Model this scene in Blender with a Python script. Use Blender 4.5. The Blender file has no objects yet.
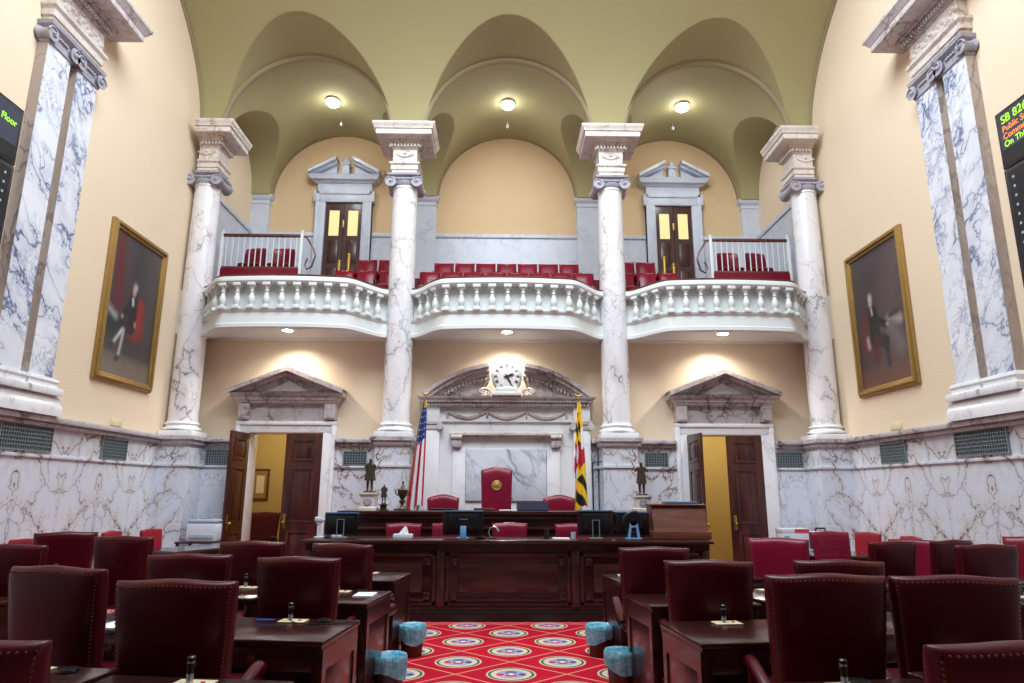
import bpy, bmesh, math, random
from mathutils import Vector, Matrix
random.seed(4)
C = bpy.context.scene.collection
R = math.radians
pi = math.pi

# ------------------------------------------------------------------ materials
class N:
    """tiny node-graph helper"""
    def __init__(s, name):
        s.m = bpy.data.materials.new(name); s.m.use_nodes = True
        s.t = s.m.node_tree; s.b = s.t.nodes['Principled BSDF']
    def new(s, kind, **kw):
        n = s.t.nodes.new(kind)
        for k, v in kw.items(): setattr(n, k, v)
        return n
    def put(s, sock, v):
        if isinstance(v, bpy.types.NodeSocket): s.t.links.new(v, sock)
        else: sock.default_value = v
    def math(s, op, a, b=None, c=None, clamp=False):
        n = s.new('ShaderNodeMath', operation=op); n.use_clamp = clamp
        s.put(n.inputs[0], a)
        if b is not None: s.put(n.inputs[1], b)
        if c is not None: s.put(n.inputs[2], c)
        return n.outputs[0]
    def vmath(s, op, a, b):
        n = s.new('ShaderNodeVectorMath', operation=op)
        s.put(n.inputs[0], a); s.put(n.inputs[1], b); return n.outputs[0]
    def pos(s): return s.new('ShaderNodeNewGeometry').outputs['Position']
    def obj(s): return s.new('ShaderNodeTexCoord').outputs['Object']
    def sep(s, v):
        n = s.new('ShaderNodeSeparateXYZ'); s.put(n.inputs[0], v); return n.outputs
    def comb(s, x, y, z):
        n = s.new('ShaderNodeCombineXYZ')
        for i, q in enumerate((x, y, z)): s.put(n.inputs[i], q)
        return n.outputs[0]
    def noise(s, v, scale, detail=3, rough=.55, out='Fac'):
        n = s.new('ShaderNodeTexNoise'); s.put(n.inputs['Vector'], v)
        n.inputs['Scale'].default_value = scale; n.inputs['Detail'].default_value = detail
        n.inputs['Roughness'].default_value = rough
        return n.outputs[out]
    def edge(s, v, scale):
        n = s.new('ShaderNodeTexVoronoi', feature='DISTANCE_TO_EDGE'); s.put(n.inputs['Vector'], v)
        n.inputs['Scale'].default_value = scale; return n.outputs['Distance']
    def ramp(s, f, a, b, clamp=True):   # map a..b -> 0..1 smooth
        n = s.new('ShaderNodeMapRange', interpolation_type='SMOOTHSTEP')
        s.put(n.inputs[0], f); n.inputs[1].default_value = a; n.inputs[2].default_value = b
        return n.outputs[0]
    def mix(s, f, a, b):
        n = s.new('ShaderNodeMix', data_type='RGBA'); s.put(n.inputs[0], f)
        s.put(n.inputs[6], a); s.put(n.inputs[7], b); return n.outputs[2]
    def bump(s, h, strength=.2, dist=.02):
        n = s.new('ShaderNodeBump'); n.inputs['Strength'].default_value = strength
        n.inputs['Distance'].default_value = dist; s.put(n.inputs['Height'], h)
        s.put(s.b.inputs['Normal'], n.outputs[0])
    def col(s, v): s.put(s.b.inputs['Base Color'], v)
    def set(s, rough=.5, metal=0, coat=0, spec=.5):
        s.b.inputs['Roughness'].default_value = rough; s.b.inputs['Metallic'].default_value = metal
        s.b.inputs['Coat Weight'].default_value = coat; s.b.inputs['Coat Roughness'].default_value = .12
        s.b.inputs['Specular IOR Level'].default_value = spec
        return s.m

def srgb(r, g, b):
    f = lambda c: (c/255/12.92) if c <= 10 else ((c/255+.055)/1.055)**2.4
    return (f(r), f(g), f(b), 1)

M = {}
def plain(name, rgb, rough=.5, metal=0, coat=0, spec=.5, mottling=.06, scale=8):
    n = N(name); c = srgb(*rgb)
    f = n.noise(n.obj(), scale, 3)
    d = tuple(max(0, x*(1-mottling*2)) for x in c[:3])+(1,)
    l = tuple(min(1, x*(1+mottling)) for x in c[:3])+(1,)
    n.col(n.mix(f, d, l)); M[name] = n.set(rough, metal, coat, spec)

def emit(name, rgb, strength):
    n = N(name); n.b.inputs['Base Color'].default_value = srgb(*rgb)
    n.b.inputs['Emission Color'].default_value = srgb(*rgb); n.b.inputs['Emission Strength'].default_value = strength
    M[name] = n.set(.4)

def marble(name, base, vein, vein2, scale=1.6, width=.035, amount=.8, book=None, warm=.0, stretch=(1, 1, 1), rough=.22, cloud=.5, tilt=0, warpk=.9, lo=.42):
    n = N(name); p = n.pos()
    if book:
        x, y, z = n.sep(p)
        xb = n.math('PINGPONG', x, book); yb = n.math('PINGPONG', n.math('ADD', y, .35), book)
        p = n.comb(xb, yb, z)
    if tilt:
        x, y, z = n.sep(p)
        z2 = n.math('ADD', z, n.math('MULTIPLY', n.math('ADD', x, y), tilt)); p = n.comb(x, y, z2)
    p = n.vmath('MULTIPLY', p, stretch)
    w = n.noise(p, 1.7, 4, .6, 'Color')
    q = n.vmath('ADD', p, n.vmath('MULTIPLY', n.vmath('SUBTRACT', w, (.5, .5, .5)), (warpk, warpk, warpk)))
    e1 = n.edge(q, scale); e2 = n.edge(n.vmath('ADD', q, (3.1, 7.7, 1.3)), scale*2.6)
    mask = n.ramp(n.noise(p, 1.1, 3), lo, lo+.24)
    mask2 = n.ramp(n.noise(n.vmath('ADD', p, (5, 2, 9)), 1.5, 3), .45, .62)
    v1 = n.math('MULTIPLY', n.math('SUBTRACT', 1, n.ramp(e1, 0, width)), n.math('MULTIPLY_ADD', mask, .8, .2))
    v2 = n.math('MULTIPLY', n.math('SUBTRACT', 1, n.ramp(e2, 0, width*1.3)), mask2)
    halo = n.math('MULTIPLY', n.math('SUBTRACT', 1, n.ramp(e1, 0, width*7)), n.math('MULTIPLY', mask, .35))
    cl = n.math('MULTIPLY', n.ramp(n.noise(p, 2.4, 4, .65), .5, .8), cloud)
    c = n.mix(cl, srgb(*base), tuple(.62*a+.38*b for a, b in zip(srgb(*base), srgb(*vein))))
    c = n.mix(halo, c, srgb(*vein2))
    c = n.mix(n.math('MULTIPLY', v2, amount*.7), c, srgb(*vein2))
    c = n.mix(n.math('MULTIPLY', v1, amount), c, srgb(*vein))
    n.col(c); M[name] = n.set(rough, 0, 0, .45)

marble('marble_column', (232, 230, 232), (104, 108, 130), (176, 158, 146), 1.25, .03, .9, cloud=.25, stretch=(1.5, 1.5, .9))
marble('marble_pilaster', (232, 235, 242), (84, 98, 136), (140, 152, 184), 1.9, .085, 1, cloud=.5, tilt=.5, warpk=1.5)
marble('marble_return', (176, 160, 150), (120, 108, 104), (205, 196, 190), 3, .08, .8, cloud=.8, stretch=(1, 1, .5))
marble('marble_wainscot', (218, 224, 236), (92, 80, 76), (184, 158, 124), 1.9, .04, .95, book=.9, cloud=.35, stretch=(1, 1, .9), tilt=.45, warpk=1.1, lo=.34)
marble('marble_plain', (236, 236, 238), (168, 170, 182), (206, 206, 212), 1.4, .03, .45, cloud=.2)
marble('marble_slab', (222, 226, 234), (70, 78, 110), (160, 168, 192), .95, .07, 1, cloud=.4, tilt=.8)
marble('marble_cornice', (204, 196, 196), (112, 98, 104), (168, 148, 142), 3.2, .08, .85, cloud=.8, rough=.35)
marble('marble_capital', (168, 166, 176), (92, 92, 106), (140, 138, 150), 5, .09, .7, cloud=.8, rough=.45)
marble('marble_entablature', (220, 212, 204), (150, 128, 116), (192, 170, 152), 3.6, .08, .8, cloud=.7, rough=.35)
marble('marble_grey', (206, 212, 224), (156, 164, 184), (176, 184, 200), 3, .05, .5, cloud=.6, rough=.35)
marble('marble_dark', (196, 190, 192), (86, 78, 88), (150, 136, 136), 2.2, .09, .95, cloud=.75, rough=.3)

def wall_paint(name, rgb, rgb2):
    n = N(name); p = n.pos(); x, y, z = n.sep(p)
    a = n.math('SINE', n.math('MULTIPLY', n.math('ADD', n.math('ADD', x, y), z), 62))
    b = n.math('SINE', n.math('MULTIPLY', n.math('SUBTRACT', n.math('ADD', x, y), z), 62))
    f = n.math('MULTIPLY', n.ramp(n.math('MULTIPLY', a, b), -.2, .7), .5)
    f = n.math('ADD', f, n.math('MULTIPLY', n.noise(p, 1.2, 3), .4))
    n.col(n.mix(f, srgb(*rgb), srgb(*rgb2))); M[name] = n.set(.75, 0, 0, .2)
wall_paint('wall_peach', (234, 216, 190), (229, 206, 176))
wall_paint('wall_peach_dim', (222, 194, 154), (214, 184, 144))  # darker copy of the peach, gallery dimness put into the colour
wall_paint('wall_gold', (190, 164, 100), (178, 152, 88))
plain('ceiling_olive', (164, 155, 112), .8, mottling=.03, scale=1)
plain('arch_moulding', (150, 134, 104), .7, mottling=.05)
plain('plaster_white', (224, 228, 226), .45, mottling=.02)

def wood(name, a, b, rough=.3, coat=.3, stretch=(14, 1.2, 14)):
    n = N(name); p = n.obj()
    q = n.vmath('MULTIPLY', p, stretch)
    f = n.noise(q, 1.5, 5, .6)
    n.col(n.mix(n.ramp(f, .3, .75), srgb(*a), srgb(*b)))
    M[name] = n.set(rough, 0, coat)
wood('wood_mahogany', (40, 16, 14), (66, 28, 22), .28, .4, (1.2, 9, 9))
wood('wood_rostrum', (40, 18, 14), (70, 34, 24), .3, .3, (1.2, 9, 9))
wood('wood_door', (46, 18, 15), (84, 38, 30), .35, .2, (9, 9, 1.1))
wood('wood_black', (16, 9, 9), (28, 14, 13), .4, .2)
wood('wood_rail', (70, 34, 20), (112, 60, 36), .35, .2)
wood('wood_lectern', (84, 42, 30), (116, 64, 48), .4, .1, (1.2, 9, 9))

def leather(name, a, b, rough=.34):
    n = N(name); p = n.obj()
    f = n.noise(p, 5, 3); e = n.edge(p, 60)
    n.col(n.mix(f, srgb(*a), srgb(*b)))
    n.bump(n.ramp(e, 0, .4), .06, .002)
    M[name] = n.set(rough, 0, .03, .3)
leather('leather_maroon', (64, 2, 15), (80, 4, 22))
leather('leather_red', (106, 8, 34), (128, 14, 46), .34)
leather('leather_side', (132, 22, 36), (150, 30, 44), .42)
leather('leather_gallery', (112, 14, 34), (130, 22, 44), .24)
plain('brass', (176, 142, 72), .32, .9)
plain('nail_brass', (120, 88, 50), .45, .8)
plain('gilt', (176, 142, 82), .42, .55, mottling=.2, scale=30)
plain('bronze', (84, 76, 62), .42, .7, mottling=.2, scale=20)
plain('black_plastic', (20, 20, 24), .32)
plain('black_metal', (26, 26, 30), .4, .4)
plain('silver', (190, 194, 202), .3, .8)
plain('cream_card', (226, 212, 172), .5)
plain('white_plastic', (216, 222, 232), .4)
plain('grey_plastic', (176, 186, 202), .4)
plain('paper_white', (236, 238, 244), .7)
plain('red_print', (206, 60, 66), .5)
plain('blue_print', (60, 96, 190), .4)
plain('bin_brown', (82, 26, 26), .4)
plain('screen_blue', (120, 170, 216), .3)
plain('monitor_trim', (74, 112, 150), .3)
plain('carpet_red_dark', (118, 14, 26), .9)
plain('vent_dark', (70, 84, 88), .5, .2)
plain('vent_frame', (140, 152, 156), .4, .4)
plain('glass_table', (26, 30, 36), .06, 0, .5)
plain('clock_white', (214, 218, 224), .35, mottling=.01)
plain('clock_black', (44, 50, 66), .4)
plain('board_frame', (34, 26, 36), .35)
plain('board_face', (58, 62, 84), .3)
plain('board_black', (20, 22, 30), .3)
plain('urn_green', (70, 84, 60), .7)
emit('led_green', (150, 230, 40), 1.6)
emit('led_orange', (240, 130, 50), 1.5)
emit('led_white', (150, 176, 172), .25)
emit('lamp_glow', (255, 252, 246), 45)
emit('pane_glow', (236, 214, 150), .55)

n = N('bin_liner'); p = n.obj()
f = n.noise(p, 14, 4, .6); n.col(n.mix(n.ramp(f, .3, .7), srgb(84, 176, 204), srgb(158, 214, 232)))
n.bump(n.noise(p, 26, 4), .9, .02); n.b.inputs['Alpha'].default_value = 1
M['bin_liner'] = n.set(.25, 0, .2)

n = N('vertex_paint'); a = n.new('ShaderNodeVertexColor', layer_name='paint'); n.col(a.outputs[0]); M['vertex_paint'] = n.set(.6)
n = N('canvas_paint'); a = n.new('ShaderNodeVertexColor', layer_name='paint')
n.col(n.mix(n.math('MULTIPLY', n.noise(n.obj(), 9, 5, .65), .5), a.outputs[0], (.05, .042, .04, 1))); M['canvas_paint'] = n.set(.38)

# carpet : red field, cream lattice and round seals with a green rim
n = N('carpet'); x, y, z = n.sep(n.pos())
LX, LY = 1.0, .89
u = n.math('DIVIDE', x, LX); v = n.math('DIVIDE', n.math('SUBTRACT', y, 7.41), LY)
s_, d_ = n.math('ADD', u, v), n.math('SUBTRACT', u, v)
def line(k): return n.math('ABSOLUTE', n.math('SUBTRACT', n.math('FRACT', n.math('ADD', k, 0.0)), .5))
la = n.math('MINIMUM', line(s_), line(d_))
lat = n.math('SUBTRACT', 1, n.ramp(la, .008, .022))
cu = n.math('SUBTRACT', n.math('FRACT', n.math('ADD', s_, .5)), .5); cv = n.math('SUBTRACT', n.math('FRACT', n.math('ADD', d_, .5)), .5)
px = n.math('MULTIPLY', n.math('ADD', cu, cv), LX*.5); py = n.math('MULTIPLY', n.math('SUBTRACT', cu, cv), LY*.5)
rr = n.math('SQRT', n.math('ADD', n.math('MULTIPLY', px, px), n.math('MULTIPLY', py, py)))
def disc(r): return n.math('SUBTRACT', 1, n.ramp(rr, r-.006, r+.006))
def blob(cx, cy, r):
    ax = n.math('SUBTRACT', px, cx); ay = n.math('SUBTRACT', py, cy)
    q = n.math('SQRT', n.math('ADD', n.math('MULTIPLY', ax, ax), n.math('MULTIPLY', ay, ay)))
    return n.math('SUBTRACT', 1, n.ramp(q, r-.01, r+.01))
tuft = n.noise(n.pos(), 55, 2)
red = n.mix(n.noise(n.pos(), 2.2, 3), srgb(164, 12, 38), srgb(190, 22, 50))
c = n.mix(lat, red, srgb(208, 140, 108))
c = n.mix(disc(.225), c, srgb(206, 182, 154)); c = n.mix(disc(.208), c, srgb(60, 96, 74))
c = n.mix(disc(.183), c, srgb(206, 188, 166)); c = n.mix(disc(.135), c, srgb(160, 152, 172))
c = n.mix(blob(0, .06, .055), c, srgb(96, 108, 160)); c = n.mix(blob(0, -.03, .05), c, srgb(176, 60, 66))
c = n.mix(blob(-.1, -.01, .035), c, srgb(186, 44, 56)); c = n.mix(blob(.1, -.01, .035), c, srgb(58, 70, 128))
c = n.mix(blob(0, .0, .03), c, srgb(220, 210, 190))
bd = n.math('MULTIPLY', n.ramp(y, 8.78, 8.80), .55); c = n.mix(bd, c, srgb(196, 92, 96))
n.col(c); n.bump(tuft, .3, .01); M['carpet'] = n.set(.95, 0, 0, .1)

# ------------------------------------------------------------------ mesh helpers
def box(bm, x0, x1, y0, y1, z0, z1, bev=0, seg=2):
    vs = [bm.verts.new(p) for p in ((x0,y0,z0),(x1,y0,z0),(x1,y1,z0),(x0,y1,z0),(x0,y0,z1),(x1,y0,z1),(x1,y1,z1),(x0,y1,z1))]
    fs = [bm.faces.new([vs[i] for i in q]) for q in ((3,2,1,0),(4,5,6,7),(0,1,5,4),(1,2,6,5),(2,3,7,6),(3,0,4,7))]
    if bev:
        es = list({e for f in fs for e in f.edges})
        bmesh.ops.bevel(bm, geom=es, offset=bev, segments=seg, affect='EDGES', profile=.5)
    return vs

def lathe(bm, prof, seg=24, c=(0, 0), cap=True, axis='z', off=0):
    rings = []
    for r, z in prof:
        ring = []
        for i in range(seg):
            a = 2*pi*i/seg
            if axis == 'z': q = (c[0]+r*math.cos(a), c[1]+r*math.sin(a), z)
            elif axis == 'y': q = (c[0]+r*math.cos(a), z, c[1]+r*math.sin(a))
            else: q = (z, c[0]+r*math.cos(a), c[1]+r*math.sin(a))
            ring.append(bm.verts.new(q))
        rings.append(ring)
    for a, b in zip(rings, rings[1:]):
        for i in range(seg):
            j = (i+1) % seg
            bm.faces.new((a[i], a[j], b[j], b[i]))
    if cap:
        bm.faces.new(rings[0][::-1]); bm.faces.new(rings[-1])

def loft_rect(bm, x0, x1, y0, y1, prof, cx=(-1e9, 1e9), cy=(-1e9, 1e9)):
    """stack of rectangles grown by the profile offset: mitred mouldings"""
    cl = lambda v, r: max(r[0], min(r[1], v))
    rings = []
    for o, z in prof:
        a, b, c_, d = cl(x0-o, cx), cl(x1+o, cx), cl(y0-o, cy), cl(y1+o, cy)
        rings.append([bm.verts.new(q) for q in ((a,c_,z),(b,c_,z),(b,d,z),(a,d,z))])
    for a, b in zip(rings, rings[1:]):
        for i in range(4):
            j = (i+1) % 4
            bm.faces.new((a[i], a[j], b[j], b[i]))
    bm.faces.new(rings[0][::-1]); bm.faces.new(rings[-1])

def prism(bm, pts, d0, d1, plane='xz'):
    """polygon in a plane, pushed between d0 and d1 on the third axis"""
    def mk(p, d):
        a, b = p
        return (a, d, b) if plane == 'xz' else ((a, b, d) if plane == 'xy' else (d, a, b))
    A = [bm.verts.new(mk(p, d0)) for p in pts]; B = [bm.verts.new(mk(p, d1)) for p in pts]
    bm.faces.new(A); bm.faces.new(B[::-1])
    for i in range(len(pts)):
        j = (i+1) % len(pts)
        bm.faces.new((A[i], B[i], B[j], A[j]))

def tube(bm, pts, r, seg=8, flat=1.0):
    pts = [Vector(p) for p in pts]; rings = []
    rs = r if isinstance(r, (list, tuple)) else [r]*len(pts)
    prev = None
    for i, p in enumerate(pts):
        t = (pts[min(i+1, len(pts)-1)]-pts[max(i-1, 0)]).normalized()
        up = Vector((0, 0, 1)) if abs(t.z) < .95 else Vector((0, 1, 0))
        if prev is not None: up = prev
        s = t.cross(up)
        if s.length < 1e-4: s = t.cross(Vector((1, 0, 0)))
        s.normalize(); u = s.cross(t).normalized(); prev = u
        rings.append([bm.verts.new(p+s*rs[i]*math.cos(2*pi*k/seg)+u*rs[i]*flat*math.sin(2*pi*k/seg)) for k in range(seg)])
    for a, b in zip(rings, rings[1:]):
        for k in range(seg):
            j = (k+1) % seg
            bm.faces.new((a[k], a[j], b[j], b[k]))
    bm.faces.new(rings[0][::-1]); bm.faces.new(rings[-1])

def sphere(bm, c, r, u=12, v=8, sc=(1, 1, 1)):
    m = Matrix.Translation(c) @ Matrix.Diagonal((r*sc[0], r*sc[1], r*sc[2], 1))
    bmesh.ops.create_uvsphere(bm, u_segments=u, v_segments=v, radius=1, matrix=m)

def grid(bm, nu, nv, fn, close_u=False):
    vs = [[bm.verts.new(fn(i/nu, j/nv)) for j in range(nv+1)] for i in range(nu+1)]
    for i in range(nu):
        for j in range(nv):
            bm.faces.new((vs[i][j], vs[i+1][j], vs[i+1][j+1], vs[i][j+1]))
    return vs

def sweep(bm, path, prof):
    """closed profile [(outward offset, z)] along a plan path [(x, y)]; outward = to the right of travel"""
    rings = []
    for i, p in enumerate(path):
        a = path[max(i-1, 0)]; b = path[min(i+1, len(path)-1)]
        tx, ty = b[0]-a[0], b[1]-a[1]; l = math.hypot(tx, ty); nx, ny = ty/l, -tx/l
        rings.append([bm.verts.new((p[0]+nx*o, p[1]+ny*o, z)) for o, z in prof])
    k = len(prof)
    for a, b in zip(rings, rings[1:]):
        for i in range(k):
            j = (i+1) % k
            bm.faces.new((a[i], b[i], b[j], a[j]))
    bm.faces.new(rings[0]); bm.faces.new(rings[-1][::-1])

def pillow(bm, w, h, t, fn, nu=16, nv=16, p=8, e=.42):
    """closed cushion; fn(u,v,side,d) -> point. u,v in -1..1"""
    us = [math.sin(pi/2*(2*i/nu-1)) for i in range(nu+1)]; vs_ = [math.sin(pi/2*(2*j/nv-1)) for j in range(nv+1)]
    F = {}
    for s in (1, -1):
        for i, u in enumerate(us):
            for j, v in enumerate(vs_):
                edge = i in (0, nu) or j in (0, nv)
                if edge and s == -1: F[s, i, j] = F[1, i, j]; continue
                d = 0 if edge else t/2*((1-abs(u)**p)*(1-abs(v)**p))**e
                F[s, i, j] = bm.verts.new(fn(u, v, s, d))
    for s in (1, -1):
        for i in range(nu):
            for j in range(nv):
                q = [F[s, i, j], F[s, i+1, j], F[s, i+1, j+1], F[s, i, j+1]]
                bm.faces.new(q if s == -1 else q[::-1])

def obj(name, bm, mat, parent=None, loc=None, ang=35, smooth=True):
    bmesh.ops.recalc_face_normals(bm, faces=bm.faces)
    me = bpy.data.meshes.new(name); bm.to_mesh(me); bm.free()
    me.materials.append(M[mat])
    if smooth:
        for pl in me.polygons: pl.use_smooth = True
        me.set_sharp_from_angle(angle=R(ang))
    o = bpy.data.objects.new(name, me); C.objects.link(o)
    if parent: o.parent = parent
    if loc: o.location = loc
    return o
def B(): return bmesh.new()
def tag(o, label, cat, group=None):
    o['label'] = label; o['category'] = cat
    if group: o['group'] = group
    return o
def thing(name, label, cat, loc=(0, 0, 0), rz=0, group=None):
    o = bpy.data.objects.new(name, None); C.objects.link(o); o.empty_display_size = .1
    o.location = loc; o.rotation_euler = (0, 0, rz); return tag(o, label, cat, group)
def struct(name, bm, mat, parent=None, ang=35):
    o = obj(name, bm, mat, parent, ang=ang)
    if not parent: o['kind'] = 'structure'
    return o
def structroot(name, loc=(0, 0, 0)):
    o = bpy.data.objects.new(name, None); C.objects.link(o); o.location = loc; o['kind'] = 'structure'; return o
def dup(root, loc, rz=0, label=None, group=None, cat=None):
    def cp(o, par):
        c = o.copy(); C.objects.link(c)
        if par is not None: c.parent = par
        for ch in list(o.children): cp(ch, c)
        return c
    r = cp(root, None); r.location = loc; r.rotation_euler = (0, 0, rz)
    if label: r['label'] = label
    if group: r['group'] = group
    return r
def glyphs(text, size, mat4, bm, align='LEFT', depth=.002):
    cu = bpy.data.curves.new('t', 'FONT'); cu.body = text; cu.size = size; cu.align_x = align; cu.extrude = depth
    o = bpy.data.objects.new('t', cu); me = bpy.data.meshes.new_from_object(o)
    me.transform(mat4); bm.from_mesh(me)
    bpy.data.objects.remove(o); bpy.data.curves.remove(cu); bpy.data.meshes.remove(me)

# ------------------------------------------------------------------ room dimensions
W = 6.2          # half width
YC = 12.4        # column line
YW = 12.85       # main back wall
YB = 15.5        # gallery back wall
BAYS = (-4.05, 0.0, 4.05)
AR = 1.71; SP = 8.62
COLX = (-5.91, -2.03, 2.03, 5.91)
DX = 4.11; DH = .69; DT = 2.65   # lower doors

# ---- floor
bm = B(); box(bm, -W-.2, W+.2, -2, 13.18, -.1, 0); struct('floor', bm, 'carpet')
# ---- side walls
for s, nm in ((-1, 'left'), (1, 'right')):
    bm = B(); a, b = sorted((s*W, s*(W+.2))); box(bm, a, b, -2, YB+.2, 0, 12.2)
    struct('wall_'+nm, bm, 'wall_peach')
# ---- back wall with two doorways
bm = B()
for x0, x1, z0, z1 in ((-W, -DX-DH-.05, 0, 4.6), (-DX+DH+.05, DX-DH-.05, 0, 4.6), (DX+DH+.05, W, 0, 4.6), (-DX-DH-.05, -DX+DH+.05, DT+.05, 4.6), (DX-DH-.05, DX+DH+.05, DT+.05, 4.6)):
    box(bm, x0, x1, YW, YW+.33, z0, z1)
struct('wall_back', bm, 'wall_peach')
bm = B(); box(bm, -W, W, YB, YB+.2, 4.6, 11.2); struct('wall_gallery_back', bm, 'wall_peach_dim')

# ---- main vault with lunettes
def cove(y):
    t = 1-(YC-y)/6.0
    return 8.60+3.25*math.sqrt(max(0, 1-t*t))
def bayx(nn):
    xs = [-W]
    for c in BAYS:
        for i in range(nn+1): xs.append(c-AR*math.cos(pi*i/nn))
    xs.append(W)
    return xs
def zl(x, y):
    z = -9
    for c in BAYS:
        d = AR*AR-(x-c)**2
        if d >= -1e-6: z = max(z, SP+(math.sqrt(max(0, d))+.17*(YC-y)))
    return z
xs = bayx(110); ys = [YC-3.9*(i/190)**1.5 for i in range(191)]
bm = B(); vs = [[bm.verts.new((x, y, max(cove(y), zl(x, y)))) for y in ys] for x in xs]
for i in range(len(xs)-1):
    for j in range(len(ys)-1): bm.faces.new((vs[i][j], vs[i+1][j], vs[i+1][j+1], vs[i][j+1]))
struct('ceiling', bm, 'ceiling_olive', ang=12)
# ---- gallery vaults : barrel front to back, pierced by a lower cross vault
YM, TR, TH = 13.95, 1.3, 1.2
def zb(x):
    for c in BAYS:
        d = AR*AR-(x-c)**2
        if d >= -1e-6: return SP+math.sqrt(max(0, d))
    return SP
def zt(y):
    d = 1-((y-YM)/TR)**2
    return SP+TH*math.sqrt(d) if d > 0 else SP
ys = sorted(set([YC, YB]+[YM-TR*math.cos(pi*i/120) for i in range(121)]))
bm = B(); vs = [[bm.verts.new((x, y, max(zb(x), zt(y)))) for y in ys] for x in xs]
for i in range(len(xs)-1):
    for j in range(len(ys)-1): bm.faces.new((vs[i][j], vs[i+1][j], vs[i+1][j+1], vs[i][j+1]))
struct('ceiling_gallery', bm, 'ceiling_olive', ang=20)
# ---- arch mouldings
k = 0
for c in BAYS:
    for (yy, r0, r1, dd) in ((YC, AR-.055, AR+.01, .06), (YB-.03, AR-.03, AR+.01, .06)):
        k += 1; bm = B()
        sect = [(r0, -dd), (r0+.03, -dd-.03), (r1, -dd-.03), (r1, dd*.3), (r0, dd*.3)] if yy == YC else [(r0, -.04), (r1, -.04), (r1, .02), (r0, .02)]
        rings = []
        for i in range(49):
            a = pi*i/48
            rings.append([bm.verts.new((c+r*math.cos(a), yy+d, SP+r*math.sin(a))) for r, d in sect])
        for a, b in zip(rings, rings[1:]):
            for i in range(len(sect)):
                j = (i+1) % len(sect); bm.faces.new((a[i], b[i], b[j], a[j]))
        struct('trim_%d' % k, bm, 'arch_moulding')
# cornice line where vault meets the side walls
for s in (-1, 1):
    k += 1; bm = B(); pts = []
    for i in range(40):
        y = YC-3.85*(i/39)**1.5; pts.append((s*(W-.01), y-.01, cove(y)-.02))
    tube(bm, pts, .035, 6); struct('trim_%d' % k, bm, 'arch_moulding')

# ---- wainscots (marble dado of the main room)
def wain_prof(): return [(0, 0), (.03, 0), (.03, .16), (.0, .2), (0, 2.0), (.03, 2.02), (.03, 2.05), (0, 2.07), (0, 2.40), (.05, 2.43), (.08, 2.47), (.10, 2.50), (.10, 2.54), (-.04, 2.54)]
def wains(name, segs, side=None):
    root = structroot(name)
    bm, bc = B(), B()
    for a, b in segs:
        if side:      # along y on a side wall
            X = side*(W-.05)
            lo, hi = sorted((X, side*W))
            box(bm, lo, hi, a, b, 0, 2.40); lo2, hi2 = sorted((side*(W-.08), side*W))
            box(bm, lo2, hi2, a, b, 2.0, 2.045, .008); box(bm, lo2, hi2, a, b, 0, .18, .01)
            l3, h3 = sorted((side*(W-.18), side*W)); l4, h4 = sorted((side*(W-.12), side*W))
            box(bc, l4, h4, a, b, 2.40, 2.46, .015); box(bc, l3, h3, a, b, 2.46, 2.54, .02)
        else:
            box(bm, a, b, 12.68, YW, 0, 2.40); box(bm, a, b, 12.65, YW, 2.0, 2.045, .008); box(bm, a, b, 12.65, YW, 0, .18, .01)
            box(bc, a, b, 12.61, YW, 2.40, 2.46, .015); box(bc, a, b, 12.55, YW, 2.46, 2.54, .02)
    obj('marble_facing', bm, 'marble_wainscot', root); obj('cap_moulding', bc, 'marble_dark', root)
wains('trim_21', [(-2, 12.10)], -1); wains('trim_22', [(-2, 12.10)], 1)
wains('trim_23', [(-5.60, -DX-DH-.245), (-DX+DH+.245, -2.36), (-1.70, -1.58), (1.58, 1.70), (2.36, DX-DH-.245), (DX+DH+.245, 5.60)])

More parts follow.
